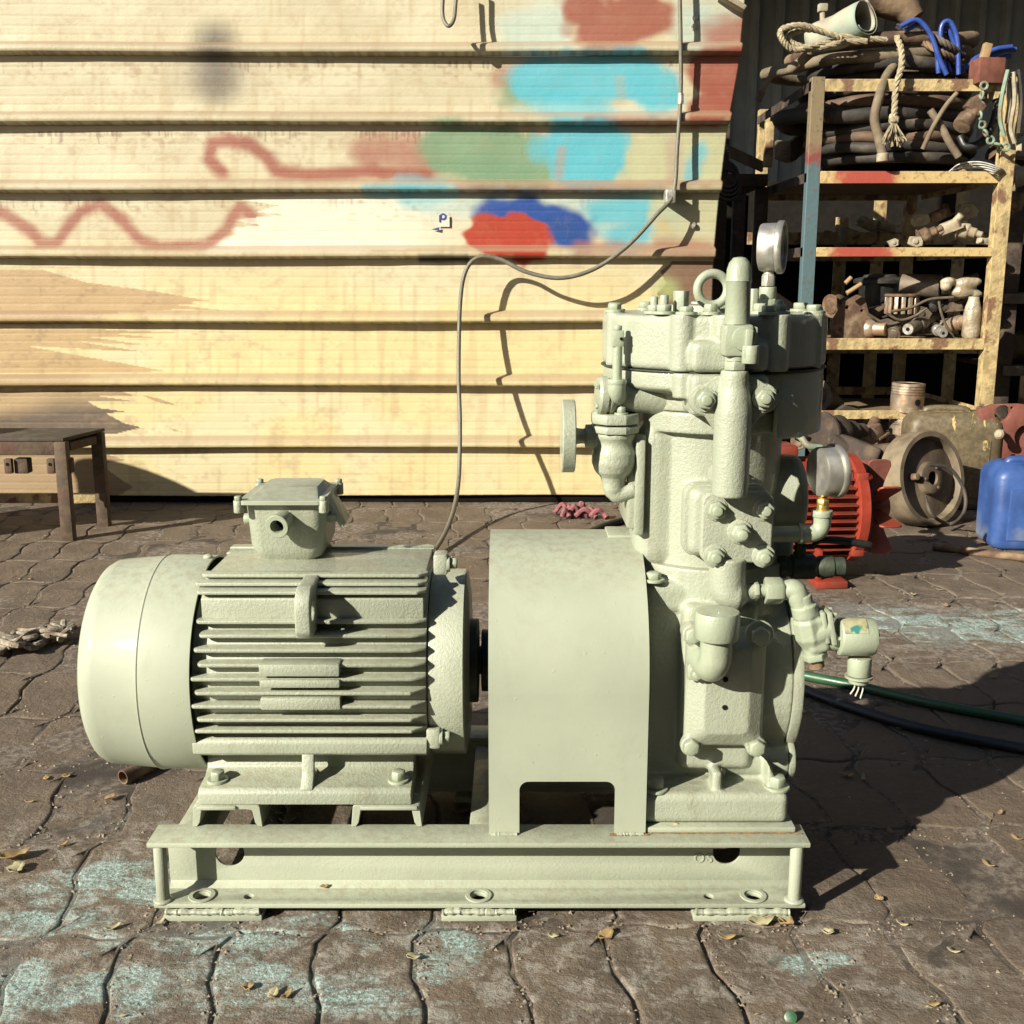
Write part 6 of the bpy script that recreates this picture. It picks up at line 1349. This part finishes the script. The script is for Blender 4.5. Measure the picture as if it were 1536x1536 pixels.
# heap under the lowest rail
JH = ['dark casting lump behind the red motor', 'grey iron lump under the lowest rail', 'flat slab leaning in the heap behind the red motor', 'rounded brown lump near the pistons', 'pale stone like lump on the red motor', 'rusty bracket in the heap right of the gauge', 'dark wedge shaped part low in the heap']
for i, (px, py, Y, s) in enumerate(((1262, 650, 4.2, .12), (1240, 600, 4.6, .10), (1290, 680, 4.0, .11), (1300, 655, 4.3, .08), (1205, 660, 3.3, .035), (1275, 625, 4.4, .07), (1310, 700, 4.1, .08))):
    tag(junk(P(px, py, Y), s, rr).build('machine_part', M[['rustdk', 'iron', 'rustdk', 'rust', 'rust', 'rustdk', 'rustdk'][i]], bev=.002, bseg=1), JH[i], 'machine part', 'scrap heap under the shelf')
hang([P(1180, 645, 3.25), P(1200, 655, 3.22), P(1212, 668, 3.2), P(1232, 672, 3.2)], .010, 'pale_hose', M['teal'], 'pale mint hose piece lying over the red motor', 'hose')
# lit pale clutter of the far racks (right) and at left of the shelf
rr = random.Random(31)
PL_ = [(1395, 350, 4.50, .05), (1425, 340, 4.50, .055), (1455, 348, 4.48, .05), (1372, 362, 4.46, .035), (1410, 322, 4.56, .05), (1448, 316, 4.56, .05), (1532, 262, 4.55, .07), (1528, 225, 4.60, .08), (1500, 235, 4.62, .05), (1535, 190, 4.60, .07), (1340, 364, 4.45, .025), (1475, 362, 4.44, .03), (1530, 300, 4.50, .07), (1378, 330, 4.56, .045)]
PN = ['lowest left pale casting', 'pale casting second from left', 'pale casting near the right post', 'flat pale part at the rack corner', 'upper pale part seen between the posts', 'yellowish casting in the upper middle', 'large pale casting right of the post', 'broad pale sheet part at the right edge', 'pale part under the white wires', 'topmost pale lump at the right edge', 'small pale fitting on the rail', 'small pale fitting right of it', 'pale part low at the right edge', 'small brown casting behind the board']
for i, (px, py, Y, s) in enumerate(PL_):
    tag(junk(P(px, py, Y), s, rr).build('pale_casting', M['pale' if i % 4 else 'rust'], bev=.003, bseg=1), PN[i] + ' in the sunlit clutter of the far rack', 'machine part', 'sunlit parts on the far rack')
for i, (px, py, Y, s) in enumerate(((1275, 350, 5.35, .045), (1300, 335, 5.45, .06), (1330, 340, 5.45, .055), (1240, 352, 5.35, .03), (1215, 352, 5.35, .03))):
    tag(junk(P(px, py, Y), s, rr).build('small_casting', M['pale'], bev=.002, bseg=1), ['small pale part below the brown board, far rack', 'winged pale part in the centre of the far rack', 'rounded pale part right of the winged one', 'tiny part left on the far rack rail', 'tiny part behind the blue post'][i], 'machine part', 'small parts on the far rack rail')
# left of the shelf: slats, stake, dark drum shapes
sl_ = ['uppermost thin pale slat of the fan left of the blue post', 'second thin slat of that fan', 'third thin slat of that fan', 'fourth thin slat of that fan', 'lowest thin slat of that fan']
for i in range(5):
    a_ = P(1088 + 2 * i, 218 + 4 * i, 4.75); b_ = P(1143, 244 + i * 3, 4.85); tag(MB().tube([a_, b_], .008, 4, 0).build('split_stick', M['hose_c'], flat=True), sl_[i], 'slat')
tag(MB().box2(P(1147, 250, 4.9), P(1162, 182, 4.9) + Vector((0, .04, 0)), .003).build('stake', M['yellow']), 'short yellow stake standing left of the blue post', 'stake')
b = MB(); 
for k in range(5): b.tube([P(1165, 235 - 5 * k, 4.9), P(1185, 240 - 6 * k, 4.85), P(1205, 222 - 5 * k, 4.9), P(1212, 205, 4.95)], .014, 5, 4)
tag(b.build('crumpled_tarp', M['hose_c']), 'crumpled tan tarp strips between the stake and the blue post', 'tarp')
lb2 = empty('low_rack', (1.3, 5.0, 0), 'dark low rack left of the blue post, mostly in shadow', 'rack')
MB().box2((P(1085, 262, 4.9).x, 4.86, P(1100, 262, 4.9).z - .05), (xl0 - .06, 5.3, P(1100, 262, 4.9).z), .004).build('top_board', M['rustdk'], lb2)
for x in (P(1100, 300, 4.9).x, xl0 - .10): MB().box2((x, 4.88, 0), (x + .05, 4.93, P(1100, 262, 4.9).z - .051), .003).build('post', M['rustdk'], lb2)
b = MB().box2((P(1085, 300, 4.9).x, 5.24, 0), (xl0 - .06, 5.28, P(1100, 262, 4.9).z - .06)); b.build('back_board', M['hole'], lb2)
b = MB()
for k in range(4): b.torus(P(1090, 262 + 5 * k, 4.7), (.3, -1, .2), .05 + .004 * k, .008, 20, 6)
tag(b.build('black_wire_coil', M['black']), 'black wire coil hanging at the cream wall edge', 'wire coil')
# black sheet added behind the racks as their deep shade
tag(MB().box2((.95, 6.05, 0), (4.6, 6.08, 1.36), .004).build('shade_sheet', M['hole']), 'black sheet added as the deep shade behind the far rack', 'sheet')

# oil drum standing outside the picture at the left; its shadow falls on the foot of the cream wall
od = empty('oil_drum', (-2.42, 3.42, 0), 'dark oil drum standing beyond the rusty stool on its left side', 'drum')
MB().lathe((-2.42, 3.42, 0), UP, [(0, .19), (.02, .205), (.03, .20), (.22, .20), (.23, .207), (.24, .20), (.43, .20), (.44, .207), (.45, .20), (.66, .20), (.67, .206), (.685, .204), (.684, .19), (.672, .19)], 40).build('drum_body', M['rustdk'], od)
MB().hexh((-2.4, 3.35, .673), UP, .03, .015).build('bung', M['rust'], od)
